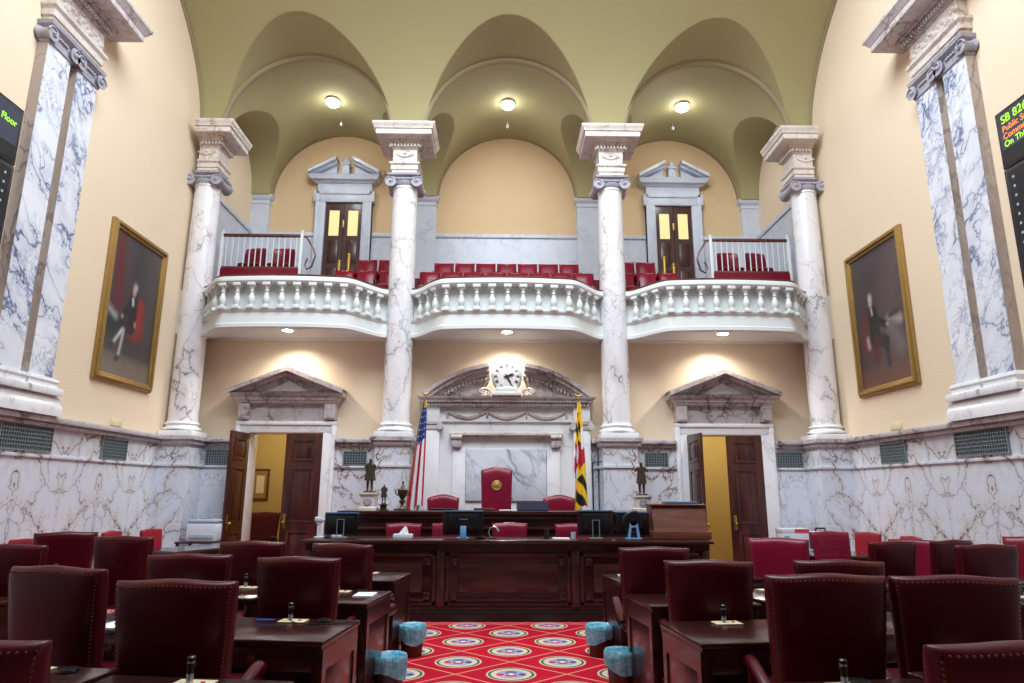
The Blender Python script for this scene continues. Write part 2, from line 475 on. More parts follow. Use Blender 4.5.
# ---- columns
def column(x, label):
    t = thing('marble_column', label, 'column', (x, YC, 0), group='giant columns carrying the gallery arches')
    lim = (-W-x+.01, W-x-.01)
    bm = B()   # pedestal in the dado
    loft_rect(bm, -.31, .31, -.31, .31, [(.04, 0), (.04, .16), (.0, .2), (0, 2.0), (.03, 2.01), (.03, 2.05), (0, 2.06), (0, 2.36)], lim, (-9, .44))
    obj('pedestal', bm, 'marble_wainscot', t)
    bm = B()
    loft_rect(bm, -.31, .31, -.31, .31, [(0, 2.36), (.05, 2.40), (.06, 2.46), (.09, 2.47), (.09, 2.53), (0, 2.535)], lim, (-9, .44))
    obj('pedestal_cap', bm, 'marble_dark', t)
    bm = B()
    box(bm, max(lim[0], -.34), min(lim[1], .34), -.34, .34, 2.535, 2.63, .01)
    prof = [(.335, 2.63)]
    for i in range(9): a = pi*i/8-pi/2; prof.append((.30+.035*math.cos(a), 2.665+.035*math.sin(a)))
    prof += [(.285, 2.71), (.275, 2.74)]
    for i in range(7): a = pi*i/6-pi/2; prof.append((.278+.022*math.cos(a), 2.765+.022*math.sin(a)))
    prof += [(.272, 2.80)]
    lathe(bm, [(min(r, .335), z) for r, z in prof], 40); obj('base', bm, 'marble_plain', t)
    bm = B(); prof = [(.268, 2.80), (.258, 2.84)]
    for i in range(13):
        f = i/12; prof.append((.258-.022*f**1.8, 2.86+4.5*f))
    prof += [(.248, 7.37), (.248, 7.41)]
    lathe(bm, prof, 40); obj('shaft', bm, 'marble_column', t)
    lim = (max(lim[0], -6.05-x), min(lim[1], 6.05-x))
    bm = B()   # ionic capital
    lathe(bm, [(.235, 7.40), (.275, 7.44), (.285, 7.49), (.26, 7.53)], 32)
    for sx in (-1, 1):
        pr = []
        for i in range(13):
            f = i/12*2-1; pr.append((.085+.028*abs(f)**2, f*.275))
        lathe(bm, pr, 20, (sx*.255, 7.485), axis='y')
        for sy in (-1, 1):
            sp_ = [(sx*.255+sx*(.112-.02*a)*math.cos(a*1.0), sy*.28, 7.485+(.112-.02*a)*math.sin(a)) for a in [q*.35 for q in range(15)]]
            tube(bm, sp_, .014, 6); sphere(bm, (sx*.255, sy*.28, 7.485), .03, 10, 6)
    box(bm, -.27, .27, -.27, .27, 7.50, 7.57, .01)
    loft_rect(bm, -.27, .27, -.27, .27, [(.0, 7.57), (.045, 7.60), (.05, 7.64), (0, 7.65)], lim)
    for i in range(7): sphere(bm, (-.15+.05*i, -.275, 7.53), .024, 8, 6)
    obj('capital', bm, 'marble_capital', t)
    bm = B()
    loft_rect(bm, -.245, .245, -.245, .245, [(0, 7.65), (0, 7.73), (.02, 7.735), (.02, 7.82), (.05, 7.85), (.05, 7.88), (-.01, 7.885), (-.01, 8.16)], lim, (-9, .44))
    # carved swag on the frieze
    for sy in (-1,):
        tube(bm, [(-.17+.034*i, -.24, 8.07-.06*math.sin(pi*i/10)) for i in range(11)], .018, 6)
        sphere(bm, (0, -.24, 8.09), .03, 8, 6)
    obj('frieze_block', bm, 'marble_entablature', t)
    bm = B()
    loft_rect(bm, -.235, .235, -.235, .235, [(0, 8.16), (.03, 8.19), (.03, 8.27), (.09, 8.28), (.10, 8.33)], lim, (-9, .44))
    for i in range(9):
        q = -.26+.065*i
        if lim[0] < q-.02 and q+.02 < lim[1]: box(bm, q-.02, q+.02, -.315, -.26, 8.205, 8.27)
        for sx in (-1, 1):
            xx = sx*.29
            if lim[0] < xx-.03 and xx+.03 < lim[1]: box(bm, xx-.028, xx+.028, q-.02, q+.02, 8.205, 8.27)
    loft_rect(bm, -.235, .235, -.235, .235, [(.10, 8.33), (.29, 8.345), (.30, 8.355), (.30, 8.45), (.325, 8.46), (.325, 8.475), (.35, 8.52), (.37, 8.55), (.37, 8.585), (.1, 8.62)], lim, (-9, .44))
    obj('cornice', bm, 'marble_entablature', t)
for x, lb in zip(COLX, ('veined marble column in the corner by the left wall', 'veined marble column left of the clock and rostrum',
                        'veined marble column right of the clock and rostrum', 'veined marble column in the corner by the right wall')):
    column(x, lb)

# ---- paired pilasters on the side walls
def pilasters(s, label):
    t = thing('paired_pilaster', label, 'pilaster', (s*(W-.006), 8.37, 0))
    def bx(bm, d, y0, y1, z0, z1, bev=0):
        a, b = sorted((0, -s*d)); box(bm, a, b, y0-8.37, y1-8.37, z0, z1, bev)
    def lf(bm, d, y0, y1, prof):
        a, b = sorted((0, -s*d)); loft_rect(bm, a, b, y0-8.37, y1-8.37, prof, (a if s > 0 else 0, b if s < 0 else 0) if False else ((-9, 0) if s > 0 else (0, 9)))
    bm = B(); lf(bm, .14, 7.72, 9.0, [(.08, 2.54), (.08, 2.66), (.06, 2.70), (.06, 2.76), (.02, 2.80)]); obj('plinth', bm, 'marble_plain', t)
    for y0, y1 in ((7.83, 8.30), (8.45, 8.91)):
        bm = B(); lf(bm, .14, y0, y1, [(.10, 2.80), (.11, 2.84), (.10, 2.89), (.05, 2.91), (.045, 2.95), (.065, 2.98), (.05, 3.02), (0, 3.04)])
        obj('base', bm, 'marble_plain', t)
        bm = B(); bx(bm, .14, y0+.004, y1, 3.03, 7.32); sh = obj('shaft', bm, 'marble_pilaster', t)
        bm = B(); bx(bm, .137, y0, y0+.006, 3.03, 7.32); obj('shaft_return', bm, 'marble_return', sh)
        bm = B(); yc = (y0+y1)/2-8.37
        lf(bm, .14, y0, y1, [(0, 7.30), (.02, 7.32), (.02, 7.34), (.0, 7.36), (0, 7.5), (.06, 7.55), (.07, 7.60), (0, 7.61)])
        for q in (-1, 1):
            pr = [(.075+.03*abs(i/5-1)**2, -s*(.02+.175*i/10)) for i in range(11)]
            lathe(bm, pr, 18, (yc+q*.235, 7.43), axis='x')
            sp_ = [(-s*.202, yc+q*.235+q*(.105-.018*a)*math.cos(a), 7.43+(.105-.018*a)*math.sin(a)) for a in [w*.35 for w in range(15)]]
            tube(bm, sp_, .014, 6); sphere(bm, (-s*.202, yc+q*.235, 7.43), .028, 8, 6)
        for i in range(5): sphere(bm, (-s*.15, yc-.1+.05*i, 7.47), .025, 8, 6)
        obj('capital', bm, 'marble_capital', t)
    bm = B(); lf(bm, .14, 7.83, 8.91, [(.0, 7.61), (0, 7.70), (.025, 7.705), (.025, 7.80), (.06, 7.84), (.06, 7.88), (0, 7.885)]); obj('architrave', bm, 'marble_entablature', t)
    bm = B(); lf(bm, .14, 7.84, 8.90, [(0, 7.885), (0, 8.20)])
    for i in range(20):
        a, b = -.5+.053*i, 8.045+.05*math.sin(i*1.3)
        sphere(bm, (-s*.14, a, b), .045, 8, 6, (.4, 1, 1))
    obj('frieze', bm, 'marble_entablature', t)
    bm = B(); lf(bm, .14, 7.84, 8.90, [(0, 8.19), (.04, 8.21), (.04, 8.29), (.11, 8.30), (.12, 8.35), (.36, 8.36), (.37, 8.37), (.37, 8.46), (.395, 8.48), (.42, 8.53), (.45, 8.56), (.45, 8.60), (.1, 8.64)])
    for i in range(19):
        y = -.53+.06*i; a, b = sorted((-s*.185, -s*.24)); box(bm, a, b, y-.018, y+.018, 8.22, 8.285)
    obj('cornice', bm, 'marble_cornice', t)
pilasters(-1, 'pair of blue-veined marble pilasters on the left wall'); pilasters(1, 'pair of blue-veined marble pilasters on the right wall')

# ---- vents in the dado
def vent(loc, rz, w, h, label):
    t = thing('vent_grille', label, 'vent', loc, rz, 'vent grilles in the marble dado')   # faces -y locally
    bm = B(); box(bm, -w/2, w/2, -.012, 0, -h/2, h/2); obj('backing', bm, 'vent_dark', t)
    bm = B()
    for a, b, c, d in ((-w/2-.02, w/2+.02, h/2, h/2+.02), (-w/2-.02, w/2+.02, -h/2-.02, -h/2), (-w/2-.02, -w/2, -h/2, h/2), (w/2, w/2+.02, -h/2, h/2)):
        box(bm, a, b, -.03, 0, c, d)
    obj('frame', bm, 'vent_frame', t)
    bm = B()
    nx, nz = int(w/.045), int(h/.045)
    for i in range(1, nx): box(bm, -w/2+w*i/nx-.006, -w/2+w*i/nx+.006, -.024, -.01, -h/2, h/2)
    for i in range(1, nz): box(bm, -w/2, w/2, -.027, -.01, -h/2+h*i/nz-.006, -h/2+h*i/nz+.006)
    obj('lattice', bm, 'vent_frame', t)
for s, nm in ((-1, 'left'), (1, 'right')):
    rz = -pi/2 if s > 0 else pi/2
    rz = pi/2 if s < 0 else -pi/2
    vent((s*(W-.05), 8.72, 2.245), rz, .95, .30, 'grey lattice vent in the %s wall dado under the pilasters' % nm)
    vent((s*(W-.05), 10.72, 2.215), rz, .66, .29, 'grey lattice vent in the %s wall dado under the painting' % nm)
    vent((s*5.30, 12.68, 2.175), 0, .46, .28, 'grey lattice vent between the %s corner column and the %s doorway' % (nm, nm))
    vent((s*2.80, 12.68, 2.155), 0, .40, .28, 'grey lattice vent between the %s doorway and rostrum column' % nm)

# ---- lower doorways
def doorway(c, s, num):
    root = structroot('door_%d' % num, (c, YW, 0))
    bm = B()
    for q in (-1, 1):
        a, b = sorted((q*DH, q*(DH+.22))); box(bm, a, b, -.17, .34, 0, DT-.001, .006)
        a, b = sorted((q*(DH+.16), q*(DH+.24))); box(bm, a, b, -.20, 0, 0, DT+.139, .008)
        a, b = sorted((q*(DH+.22), q*(DH+.235))); box(bm, a, b, -.16, .0, 0, DT)
    box(bm, -DH-.215, DH+.215, -.171, .34, DT, DT+.2, .006); box(bm, -DH-.24, DH+.24, -.201, 0, DT+.14, DT+.21, .008)
    obj('architrave', bm, 'marble_plain', root)
    bm = B(); box(bm, -.78, .78, -.16, 0, DT+.21, 3.20); obj('frieze', bm, 'marble_dark', root)
    for q in (-1, 1):
        bm = B(); box(bm, q*.80-.10, q*.80+.10, -.24, 0, DT+.24, 3.19, .01)
        for i in range(4): box(bm, q*.80-.085+.045*i, q*.80-.085+.03+.045*i, -.255, -.23, DT+.27, 3.1)
        obj('console', bm, 'marble_cornice', root)
    bm = B(); loft_rect(bm, -.9, .9, -.24, 0, [(0, 3.18), (.03, 3.21), (.03, 3.24), (.06, 3.25), (.07, 3.31), (.12, 3.33), (.15, 3.37), (.0, 3.38)], (-9, 9), (-9, 0)); obj('cornice', bm, 'marble_dark', root)
    bm = B()
    prism(bm, [(-.95, 3.37), (.95, 3.37), (0, 3.78)], -.2, 0); obj('tympanum', bm, 'marble_dark', root)
    bm = B(); prism(bm, [(-.38, 3.42), (.38, 3.42), (0, 3.62)], -.215, -.2); obj('tympanum_panel', bm, 'marble_plain', root)
    bm = B()
    for q in (-1, 1):
        for (o0, o1, d) in ((0, .07, .44), (.045, .10, .38), (-.05, .0, .30)):
            prism(bm, [(q*1.05, 3.36+o0), (0, 3.78+o0), (0, 3.78+o1), (q*1.05, 3.36+o1)], -d, 0)
    obj('raking_cornice', bm, 'marble_cornice', root)
    # leaves
    def leaf(name, hx, ang, dirn):
        lf_ = bpy.data.objects.new(name, None); w = DH-.01
        bm = B(); x0, x1 = sorted((0, dirn*w)); box(bm, x0, x1, -.025, .025, .02, DT-.02, .004)
        for (za, zb_) in ((.22, .88), (1.02, 2.0), (2.12, 2.52)):
            for f in (-1, 1):
                y0, y1 = sorted((f*.025, f*.038))
                xa, xb = x0+.12, x1-.12
                for a, b, c_, d in ((xa, xb, zb_-.04, zb_), (xa, xb, za, za+.04), (xa, xa+.04, za+.04, zb_-.04), (xb-.04, xb, za+.04, zb_-.04)):
                    box(bm, a, b, y0, y1, c_, d, .004)
                box(bm, xa+.08, xb-.08, y0, y1*.98+y0*.02, za+.08, zb_-.08, .006)
        o = obj('leaf', bm, 'wood_door', root); o.location = (hx, -.15, 0); o.rotation_euler = (0, 0, ang)
        bm = B(); xk = dirn*(w-.07)
        for f in (-1, 1):
            y0, y1 = sorted((f*.025, f*.035)); box(bm, xk-.03, xk+.03, y0, y1, .92, 1.18, .004)
            sphere(bm, (xk, f*.075, 1.03), .032, 10, 8); tube(bm, [(xk, f*.03, 1.03), (xk, f*.07, 1.03)], .012, 8)
        obj('handle', bm, 'brass', o)
    leaf('leaf', -DH, R(-95) if s < 0 else R(-86), 1)
    leaf('leaf', DH, R(-2) if s < 0 else R(4), -1)
doorway(-DX, -1, 1); doorway(DX, 1, 2)
# corridors beyond
for s, nm in ((-1, 'left'), (1, 'right')):
    bm = B(); c = s*4.6
    box(bm, c-1.9, c+1.9, 16.2, 16.3, 0, 3.6); box(bm, c-1.9, c-1.8, YW+.34, 16.2, 0, 3.6); box(bm, c+1.8, c+1.9, YW+.34, 16.2, 0, 3.6)
    struct('wall_corridor_'+nm, bm, 'wall_gold')
    bm = B(); box(bm, c-1.9, c+1.9, YW+.34, 16.3, 3.6, 3.7); struct('ceiling_corridor_'+nm, bm, 'plaster_white')
    bm = B(); box(bm, c-1.9, c+1.9, 13.18, 16.3, -.1, 0); struct('floor_corridor_'+nm, bm, 'carpet_red_dark')
    l = bpy.data.lights.new('corridor_lamp', 'POINT'); l.energy = 60 if s < 0 else 75; l.color = (1, .92, .74); l.shadow_soft_size = .3
    o = bpy.data.objects.new('corridor_lamp', l); o.location = (c, 14.6, 3.2); C.objects.link(o)
t = thing('framed_picture', 'small framed print on the yellow corridor wall through the left doorway', 'picture', (-5.72, 16.2, 1.73))
bm = B()
for a, b, c_, d in ((-.2, .2, .31, .36), (-.2, .2, -.36, -.31), (-.2, -.15, -.31, .31), (.15, .2, -.31, .31)): box(bm, a, b, -.04, 0, c_, d, .004)
obj('frame', bm, 'wood_rail', t)
bm = B(); box(bm, -.15, .15, -.02, 0, -.31, .31); o = obj('mat_board', bm, 'gilt', t)
bm = B(); box(bm, -.09, .09, -.024, -.02, -.2, .2); obj('print', bm, 'cream_card', t)

# ---- central marble frame behind the rostrum
t = thing('marble_aedicule', 'white marble frame with broken curved pediment behind the rostrum', 'marble frame', (0, YW-.006, 0))
bm = B(); box(bm, -1.56, 1.56, -.22, 0, 0, 2.86); obj('back_slab', bm, 'marble_plain', t)
for q in (-1, 1):
    bm = B(); box(bm, q*1.40-.16, q*1.40+.16, -.32, -.2, 0, 2.72, .01); obj('pilaster', bm, 'marble_plain', t)
    bm = B(); box(bm, q*1.40-.2, q*1.40+.2, -.36, -.2, 2.80, 2.87, .01); box(bm, q*1.40-.17, q*1.40+.17, -.34, -.2, 2.70, 2.80, .02)
    for e in (-1, 1): lathe(bm, [(.06, -.37), (.05, -.34), (.06, -.2)], 14, (q*1.40+e*.17, 2.765), axis='y')
    obj('pilaster_capital', bm, 'marble_cornice', t)
    bm = B(); box(bm, q*1.40-.16, q*1.40+.16, -.34, -.2, 2.87, 3.13, .01); obj('corner_block', bm, 'marble_plain', t)
    bm = B(); box(bm, q*.92-.09, q*.92+.09, -.34, -.2, 2.38, 2.60, .02); lathe(bm, [(.05, q*.92-.1), (.05, q*.92+.1)], 12, (-.33, 2.57), axis='x')
    obj('console', bm, 'marble_cornice', t)
    bm = B(); box(bm, q*.87-.12, q*.87+.12, -.27, -.2, .6, 2.36, .01); obj('inner_jamb', bm, 'marble_plain', t)
bm = B(); box(bm, -1.24, 1.24, -.27, -.2, 2.86, 3.13); obj('frieze', bm, 'marble_plain', t)
bm = B()
for k2 in range(3):
    x0 = -1.1+k2*.74
    for d in (0, .025): tube(bm, [(x0+.072*i, -.285, 3.07-d-.13*math.sin(pi*i/10)) for i in range(11)], .022, 6)
    tube(bm, [(x0, -.285, 3.10), (x0, -.285, 2.94)], .02, 6)
tube(bm, [(1.12, -.285, 3.10), (1.12, -.285, 2.94)], .02, 6)
obj('garland', bm, 'marble_cornice', t)
bm = B(); box(bm, -1.05, 1.05, -.36, -.2, 2.60, 2.66, .012); box(bm, -1.0, 1.0, -.31, -.2, 2.56, 2.60, .01); obj('lintel', bm, 'marble_entablature', t)
bm = B(); box(bm, -.74, .74, -.26, -.2, 1.42, 2.36, .012); obj('veined_panel', bm, 'marble_slab', t)
bm = B(); loft_rect(bm, -1.5, 1.5, -.34, 0, [(0, 3.12), (.03, 3.14), (.03, 3.20), (.10, 3.21), (.11, 3.25), (.15, 3.28), (.16, 3.31), (0, 3.32)], (-9, 9), (-9, 0))
for i in range(48): box(bm, -1.51+.0643*i-.018, -1.51+.0643*i+.018, -.41, -.36, 3.143, 3.197)
obj('cornice', bm, 'marble_cornice', t)
RP = 2.33; ZP = 3.32+.62-RP     # segmental pediment circle
for q in (-1, 1):
    bm = B()
    for (r0, r1, d) in ((RP-.05, RP+.02, .50), (RP-.12, RP-.04, .44), (RP-.20, RP-.11, .34)):
        rings = []
        for i in range(17):
            a0 = math.asin(.34/RP); a1 = math.acos((3.32-ZP)/RP)-.015
            a = a0+(a1-a0)*i/16
            rings.append([bm.verts.new((q*r*math.sin(a), y, max(3.32, ZP+r*math.cos(a)))) for r, y in ((r0, -d), (r1, -d), (r1, 0), (r0, 0))])
        for a, b in zip(rings, rings[1:]):
            for i in range(4):
                j = (i+1) % 4; bm.faces.new((a[i], b[i], b[j], a[j]))
        bm.faces.new(rings[0]); bm.faces.new(rings[-1])
    for i in range(14):
        a = .19+.46*i/13; r = RP-.23
        if ZP+r*math.cos(a) > 3.36: box(bm, q*r*math.sin(a)-.018, q*r*math.sin(a)+.018, -.36, -.3, ZP+r*math.cos(a)-.03, ZP+r*math.cos(a)+.03)
    obj('curved_cornice', bm, 'marble_cornice', t)
    bm = B(); pts = [(q*.52, 3.32)]
    for i in range(12):
        a = math.asin(.36/(RP-.2))+.56*i/11; z = ZP+(RP-.2)*math.cos(a)
        if z > 3.33: pts.append((q*(RP-.2)*math.sin(a), z))
    pts.append((q*1.30, 3.32)); prism(bm, pts, -.28, 0); obj('tympanum', bm, 'marble_dark', t)
    bm = B()
    tube(bm, [(q*(.40+.11*math.cos(a)*(1-a/14)), -.36, 3.40+.08*math.sin(a)*(1-a/14)) for a in [w*.4 for w in range(20)]], .03, 6)
    tube(bm, [(q*.33, -.3, 3.35), (q*.42, -.36, 3.37), (q*.52, -.3, 3.35)], .04, 6); obj('scroll', bm, 'marble_entablature', t)
# clock
t = thing('round_clock', 'round white clock in the broken pediment above the rostrum', 'clock', (0, 12.42, 3.69))
bm = B(); lathe(bm, [(.29, .16), (.29, .0), (.283, -.012), (.262, -.016)], 48, axis='y'); obj('case', bm, 'clock_white', t)
bm = B(); lathe(bm, [(.256, -.028), (.256, -.02)], 48, axis='y'); obj('dial', bm, 'clock_white', t)
for h_, tx in enumerate(('XII', 'I', 'II', 'III', 'IIII', 'V', 'VI', 'VII', 'VIII', 'IX', 'X', 'XI')):
    a = -h_*pi/6; r = .205
    m = Matrix.Translation((-r*math.sin(a), -.031, r*math.cos(a))) @ Matrix.Rotation(-a, 4, 'Y') @ Matrix.Translation((0, 0, -.028)) @ Matrix.Rotation(pi/2, 4, 'X') @ Matrix.Diagonal((.62, 1, 1, 1))
    bm = B(); glyphs(tx, .085, m, bm, 'CENTER', .003); obj('hour_numeral', bm, 'clock_black', t)
for nm, ang, ln, wd in (('hour_hand', -72, .15, .018), ('minute_hand', -150, .205, .012)):
    bm = B(); prism(bm, [(-wd, -.05), (wd, -.05), (wd*1.2, ln*.6), (0, ln), (-wd*1.2, ln*.6)], -.043, -.037); o = obj(nm, bm, 'clock_black', t); o.rotation_euler = (0, -R(ang), 0)
bm = B(); box(bm, -.27, .27, -.12, .3, -.368, -.30, .006); box(bm, -.20, .20, -.08, .28, -.30, -.2, .01); obj('clock_base', bm, 'plaster_white', t)

# ---- gallery
bm = B()
for y0, y1, z in ((YW-.05, 13.2, 5.02), (13.2, 13.8, 5.36), (13.8, 14.3, 5.8), (14.3, YB, 6.2)): box(bm, -W, W, y0, y1, 4.5, z)
struct('floor_gallery', bm, 'carpet_red_dark')
bm = B()
for x in (-6.0, -2.03, 2.03, 6.0): box(bm, max(-W, x-.24), min(W, x+.24), 12.35, YW, 4.44, 5.30)
struct('trim_32', bm, 'plaster_white')
bm = B(); box(bm, -W, W, 12.62, YW, 4.50, 4.60, .01); box(bm, -W, W, 12.74, YW, 4.44, 4.50, .015); struct('trim_30', bm, 'plaster_white')
# grey marble dado round the gallery
bm = B()
for a, b in ((-W, -4.66), (-3.28, 3.41), (4.79, W)): box(bm, a, b, YB-.06, YB, 4.7, 7.60); box(bm, a, b, YB-.1, YB, 7.60, 7.70, .015)
for s in (-1, 1):
    a, b = sorted((s*(W-.05), s*W)); box(bm, a, b, 12.7, YB, 4.6, 7.60)
    a, b = sorted((s*(W-.09), s*W)); box(bm, a, b, 12.7, YB, 7.60, 7.70, .015)
struct('trim_31', bm, 'marble_grey')
k = 40
for x0, x1 in ((-W, -5.78), (-2.28, -1.72), (1.72, 2.28), (5.78, W)):
    bm = B(); k += 1; loft_rect(bm, x0, x1, YB-.14, YB, [(0, 4.7), (0, 8.40), (.02, 8.41), (.02, 8.44), (.0, 8.45), (.0, 8.5), (.04, 8.53), (.07, 8.57), (.08, 8.63), (0, 8.65)], (-W, W), (0, YB))
    struct('trim_%d' % k, bm, 'marble_grey')
# balconies
def balcony(c, h0, h1, label, nb):
    t = thing('balcony', label, 'balcony', (c, YC, 4.42), group='bowed balcony fronts between the columns')
    def py(x):
        f = abs(x)/(h0 if x < 0 else h1)
        e = min(1, max(0, (f-.60)/.40)); e = e*e*(3-2*e)
        return -.10-.80*(1-e)*(1-.10*(f/.6 if f < .6 else 1)**2)
    path = [(-h0+(h0+h1)*i/64, py(-h0+(h0+h1)*i/64)) for i in range(65)]
    bm = B()   # slab: fascia + soffit as one solid
    prof = [(-.30, .0), (-.02, -.05), (.03, -.03), (.03, .03), (0, .05), (-.01, .24), (.02, .27), (.03, .30), (-.30, .30)]
    sweep(bm, path, prof)
    poly = [(x, y+.03) for x, y in path]+[(h1, .45), (-h0, .45)]
    prism(bm, poly, .05, .29, 'xy'); obj('slab', bm, 'plaster_white', t)
    bm = B(); sweep(bm, path, [(-.10, .77), (.06, .77), (.085, .80), (.085, .84), (.07, .88), (.03, .90), (-.10, .90)])
    obj('handrail', bm, 'plaster_white', t)
    bm = B(); sweep(bm, path, [(-.16, .29), (-.12, .29), (-.12, .80), (-.16, .80)]); obj('parapet_panel', bm, 'plaster_white', t)
    bm = B(); sweep(bm, path, [(-.11, .90), (.05, .90), (.05, .925), (-.11, .925)]); obj('rail_cap', bm, 'wood_rail', t)
    # balusters at equal arc length
    L = [0]
    for a, b in zip(path, path[1:]): L.append(L[-1]+math.hypot(b[0]-a[0], b[1]-a[1]))
    me = None
    for i in range(nb):
        s_ = L[-1]*(i+.75)/(nb+.5); j = max(q for q in range(len(L)) if L[q] <= s_); j = min(j, len(path)-2)
        f = (s_-L[j])/(L[j+1]-L[j]); x = path[j][0]+f*(path[j+1][0]-path[j][0]); y = path[j][1]+f*(path[j+1][1]-path[j][1])
        if me is None:
            bm = B()
            box(bm, -.065, .065, -.065, .065, .30, .36, .006); box(bm, -.07, .07, -.07, .07, .72, .775, .006)
            lathe(bm, [(.045, .36), (.035, .38), (.05, .41), (.066, .46), (.055, .51), (.033, .57), (.028, .60), (.045, .615), (.028, .63), (.034, .68), (.05, .705), (.055, .72)], 14)
            o = obj('baluster', bm, 'plaster_white', t); me = o.data
        else:
            o = bpy.data.objects.new('baluster', me); C.objects.link(o); o.parent = t
        a, b = path[j], path[j+1]
        o.location = (x, y, 0); o.rotation_euler = (0, 0, math.atan2(b[1]-a[1], b[0]-a[0]))
balcony(-4.0, 1.73, 1.74, 'white bowed balcony front between the left corner column and its neighbour', 15)
balcony(0, 1.80, 1.80, 'white bowed balcony front above the clock', 15)
balcony(4.0, 1.74, 1.73, 'white bowed balcony front between the right corner column and its neighbour', 15)

# gallery doors
def gdoor(c, num):
    root = structroot('door_%d' % num, (c, YB, 6.2))
    bm = B()
    for q in (-1, 1):
        a, b = sorted((q*.45, q*.68)); box(bm, a, b, -.16, 0, 0, 2.27, .01)
        a, b = sorted((q*.61, q*.74)); box(bm, a, b, -.19, 0, 2.27, 2.55, .01)
        a, b = sorted((q*.62, q*.68)); box(bm, a, b, -.19, 0, 0, 2.27, .01)
    box(bm, -.68, .68, -.16, 0, 2.27, 2.55, .01); box(bm, -.68, .68, -.19, 0, 2.47, 2.55, .01); obj('architrave', bm, 'marble_grey', root)
    bm = B(); box(bm, -.66, .66, -.15, 0, 2.55, 2.78); obj('frieze', bm, 'marble_grey', root)
    bm = B(); loft_rect(bm, -.72, .72, -.2, 0, [(0, 2.76), (.03, 2.80), (.09, 2.82), (.11, 2.88), (.14, 2.93), (0, 2.94)], (-9, 9), (-9, 0)); obj('cornice', bm, 'marble_grey', root)
    bm = B()
    for q in (-1, 1):
        for o0, o1, d in ((0, .08, .40), (.06, .11, .34), (-.06, 0, .28)):
            xa, xb = q*.86, q*.20
            za, zb_ = 2.93, 2.93+.36
            prism(bm, [(xa, za+max(0, o0)), (xb, zb_+o0), (xb, zb_+o1), (xa, za+o1)], -d, 0)
        prism(bm, [(q*.74, 2.93), (q*.22, 2.93), (q*.22, 3.22)], -.16, 0)
    obj('raking_cornice', bm, 'marble_grey', root)
    bm = B(); loft_rect(bm, -.09, .09, -.2, 0, [(.04, 2.93), (.04, 2.98), (0, 3.0), (-.015, 3.22), (.03, 3.25), (.03, 3.29)], (-9, 9), (-9, 0))
    lathe(bm, [(.03, 3.29), (.08, 3.33), (.085, 3.39), (.04, 3.44), (.02, 3.47)], 14, (0, -.1)); obj('finial', bm, 'marble_grey', root)
    for q in (-1, 1):
        bm = B(); a, b = sorted((q*.005, q*.45))
        # leaf with an opening for the pane
        xa, xb = (a+.1, b-.1)
        box(bm, a, b, -.09, -.05, 0, 1.42); box(bm, a, b, -.09, -.05, 2.08, 2.27); box(bm, a, xa, -.09, -.05, 1.42, 2.08); box(bm, xb, b, -.09, -.05, 1.42, 2.08)
        for za, zb_ in ((.15, .6), (.72, 1.3)): box(bm, xa, xb, -.10, -.09, za, zb_, .006)
        lf_ = obj('leaf', bm, 'wood_door', root)
        bm = B(); box(bm, xa, xb, -.075, -.065, 1.42, 2.08); obj('pane', bm, 'pane_glow', lf_)
    bm = B(); box(bm, -.03, .02, -.115, -.09, 1.62, 1.82, .004); obj('handle', bm, 'brass', lf_)
gdoor(-3.97, 3); gdoor(4.10, 4)

# gallery seats
def seat_proto(label):
    t = thing('gallery_chair', label, 'chair', group='red leather gallery chairs')
    bm = B()
    pillow(bm, .5, .5, .12, lambda u, v, s, d: (.21*u, .16+s*d+.06*v-.03*(1-u*u), .64+.21*v+.02*u*u), 12, 10, 6)
    obj('backrest', bm, 'leather_gallery', t)
    bm = B(); pillow(bm, .5, .45, .12, lambda u, v, s, d: (.20*u, -.08+.2*v, .40+s*d), 10, 10, 6); obj('seat', bm, 'leather_gallery', t)
    for q in (-1, 1):
        bm = B(); box(bm, q*.21-.009, q*.21+.009, -.2, .14, .0, .56, .006); obj('leg', bm, 'black_metal', t)
    return t
ORD = ['first', 'second', 'third', 'fourth', 'fifth', 'sixth', 'seventh', 'eighth', 'ninth']
sp0 = None
def gseat(x, y, z, rz, label):
    global sp0
    g = 'red leather gallery chairs'
    if sp0 is None:
        sp0 = seat_proto(label); sp0.location = (x, y, z); sp0.rotation_euler = (0, 0, rz); return sp0
    return dup(sp0, (x, y, z), rz, label, g)
for i in range(7): gseat(-1.34+.445*i, 13.5, 5.49, 0, 'red leather chair, %s from left in upper row of the middle gallery bay' % ORD[i])
for i in range(8): gseat(-1.58+.45*i, 12.98, 5.12, 0, 'red leather chair, %s from left in lower row of the middle gallery bay' % ORD[i])
for s, nm in ((-1, 'left'), (1, 'right')):
    for i in range(2): gseat(s*(2.52+.45*i), 13.5, 5.55, 0, 'red leather chair, %s from the column, upper row of %s gallery bay' % (ORD[i], nm))
    for i in range(3): gseat(s*(2.40+.46*i), 12.98, 5.14, 0, 'red leather chair, %s from the column, lower row of %s gallery bay' % (ORD[i], nm))
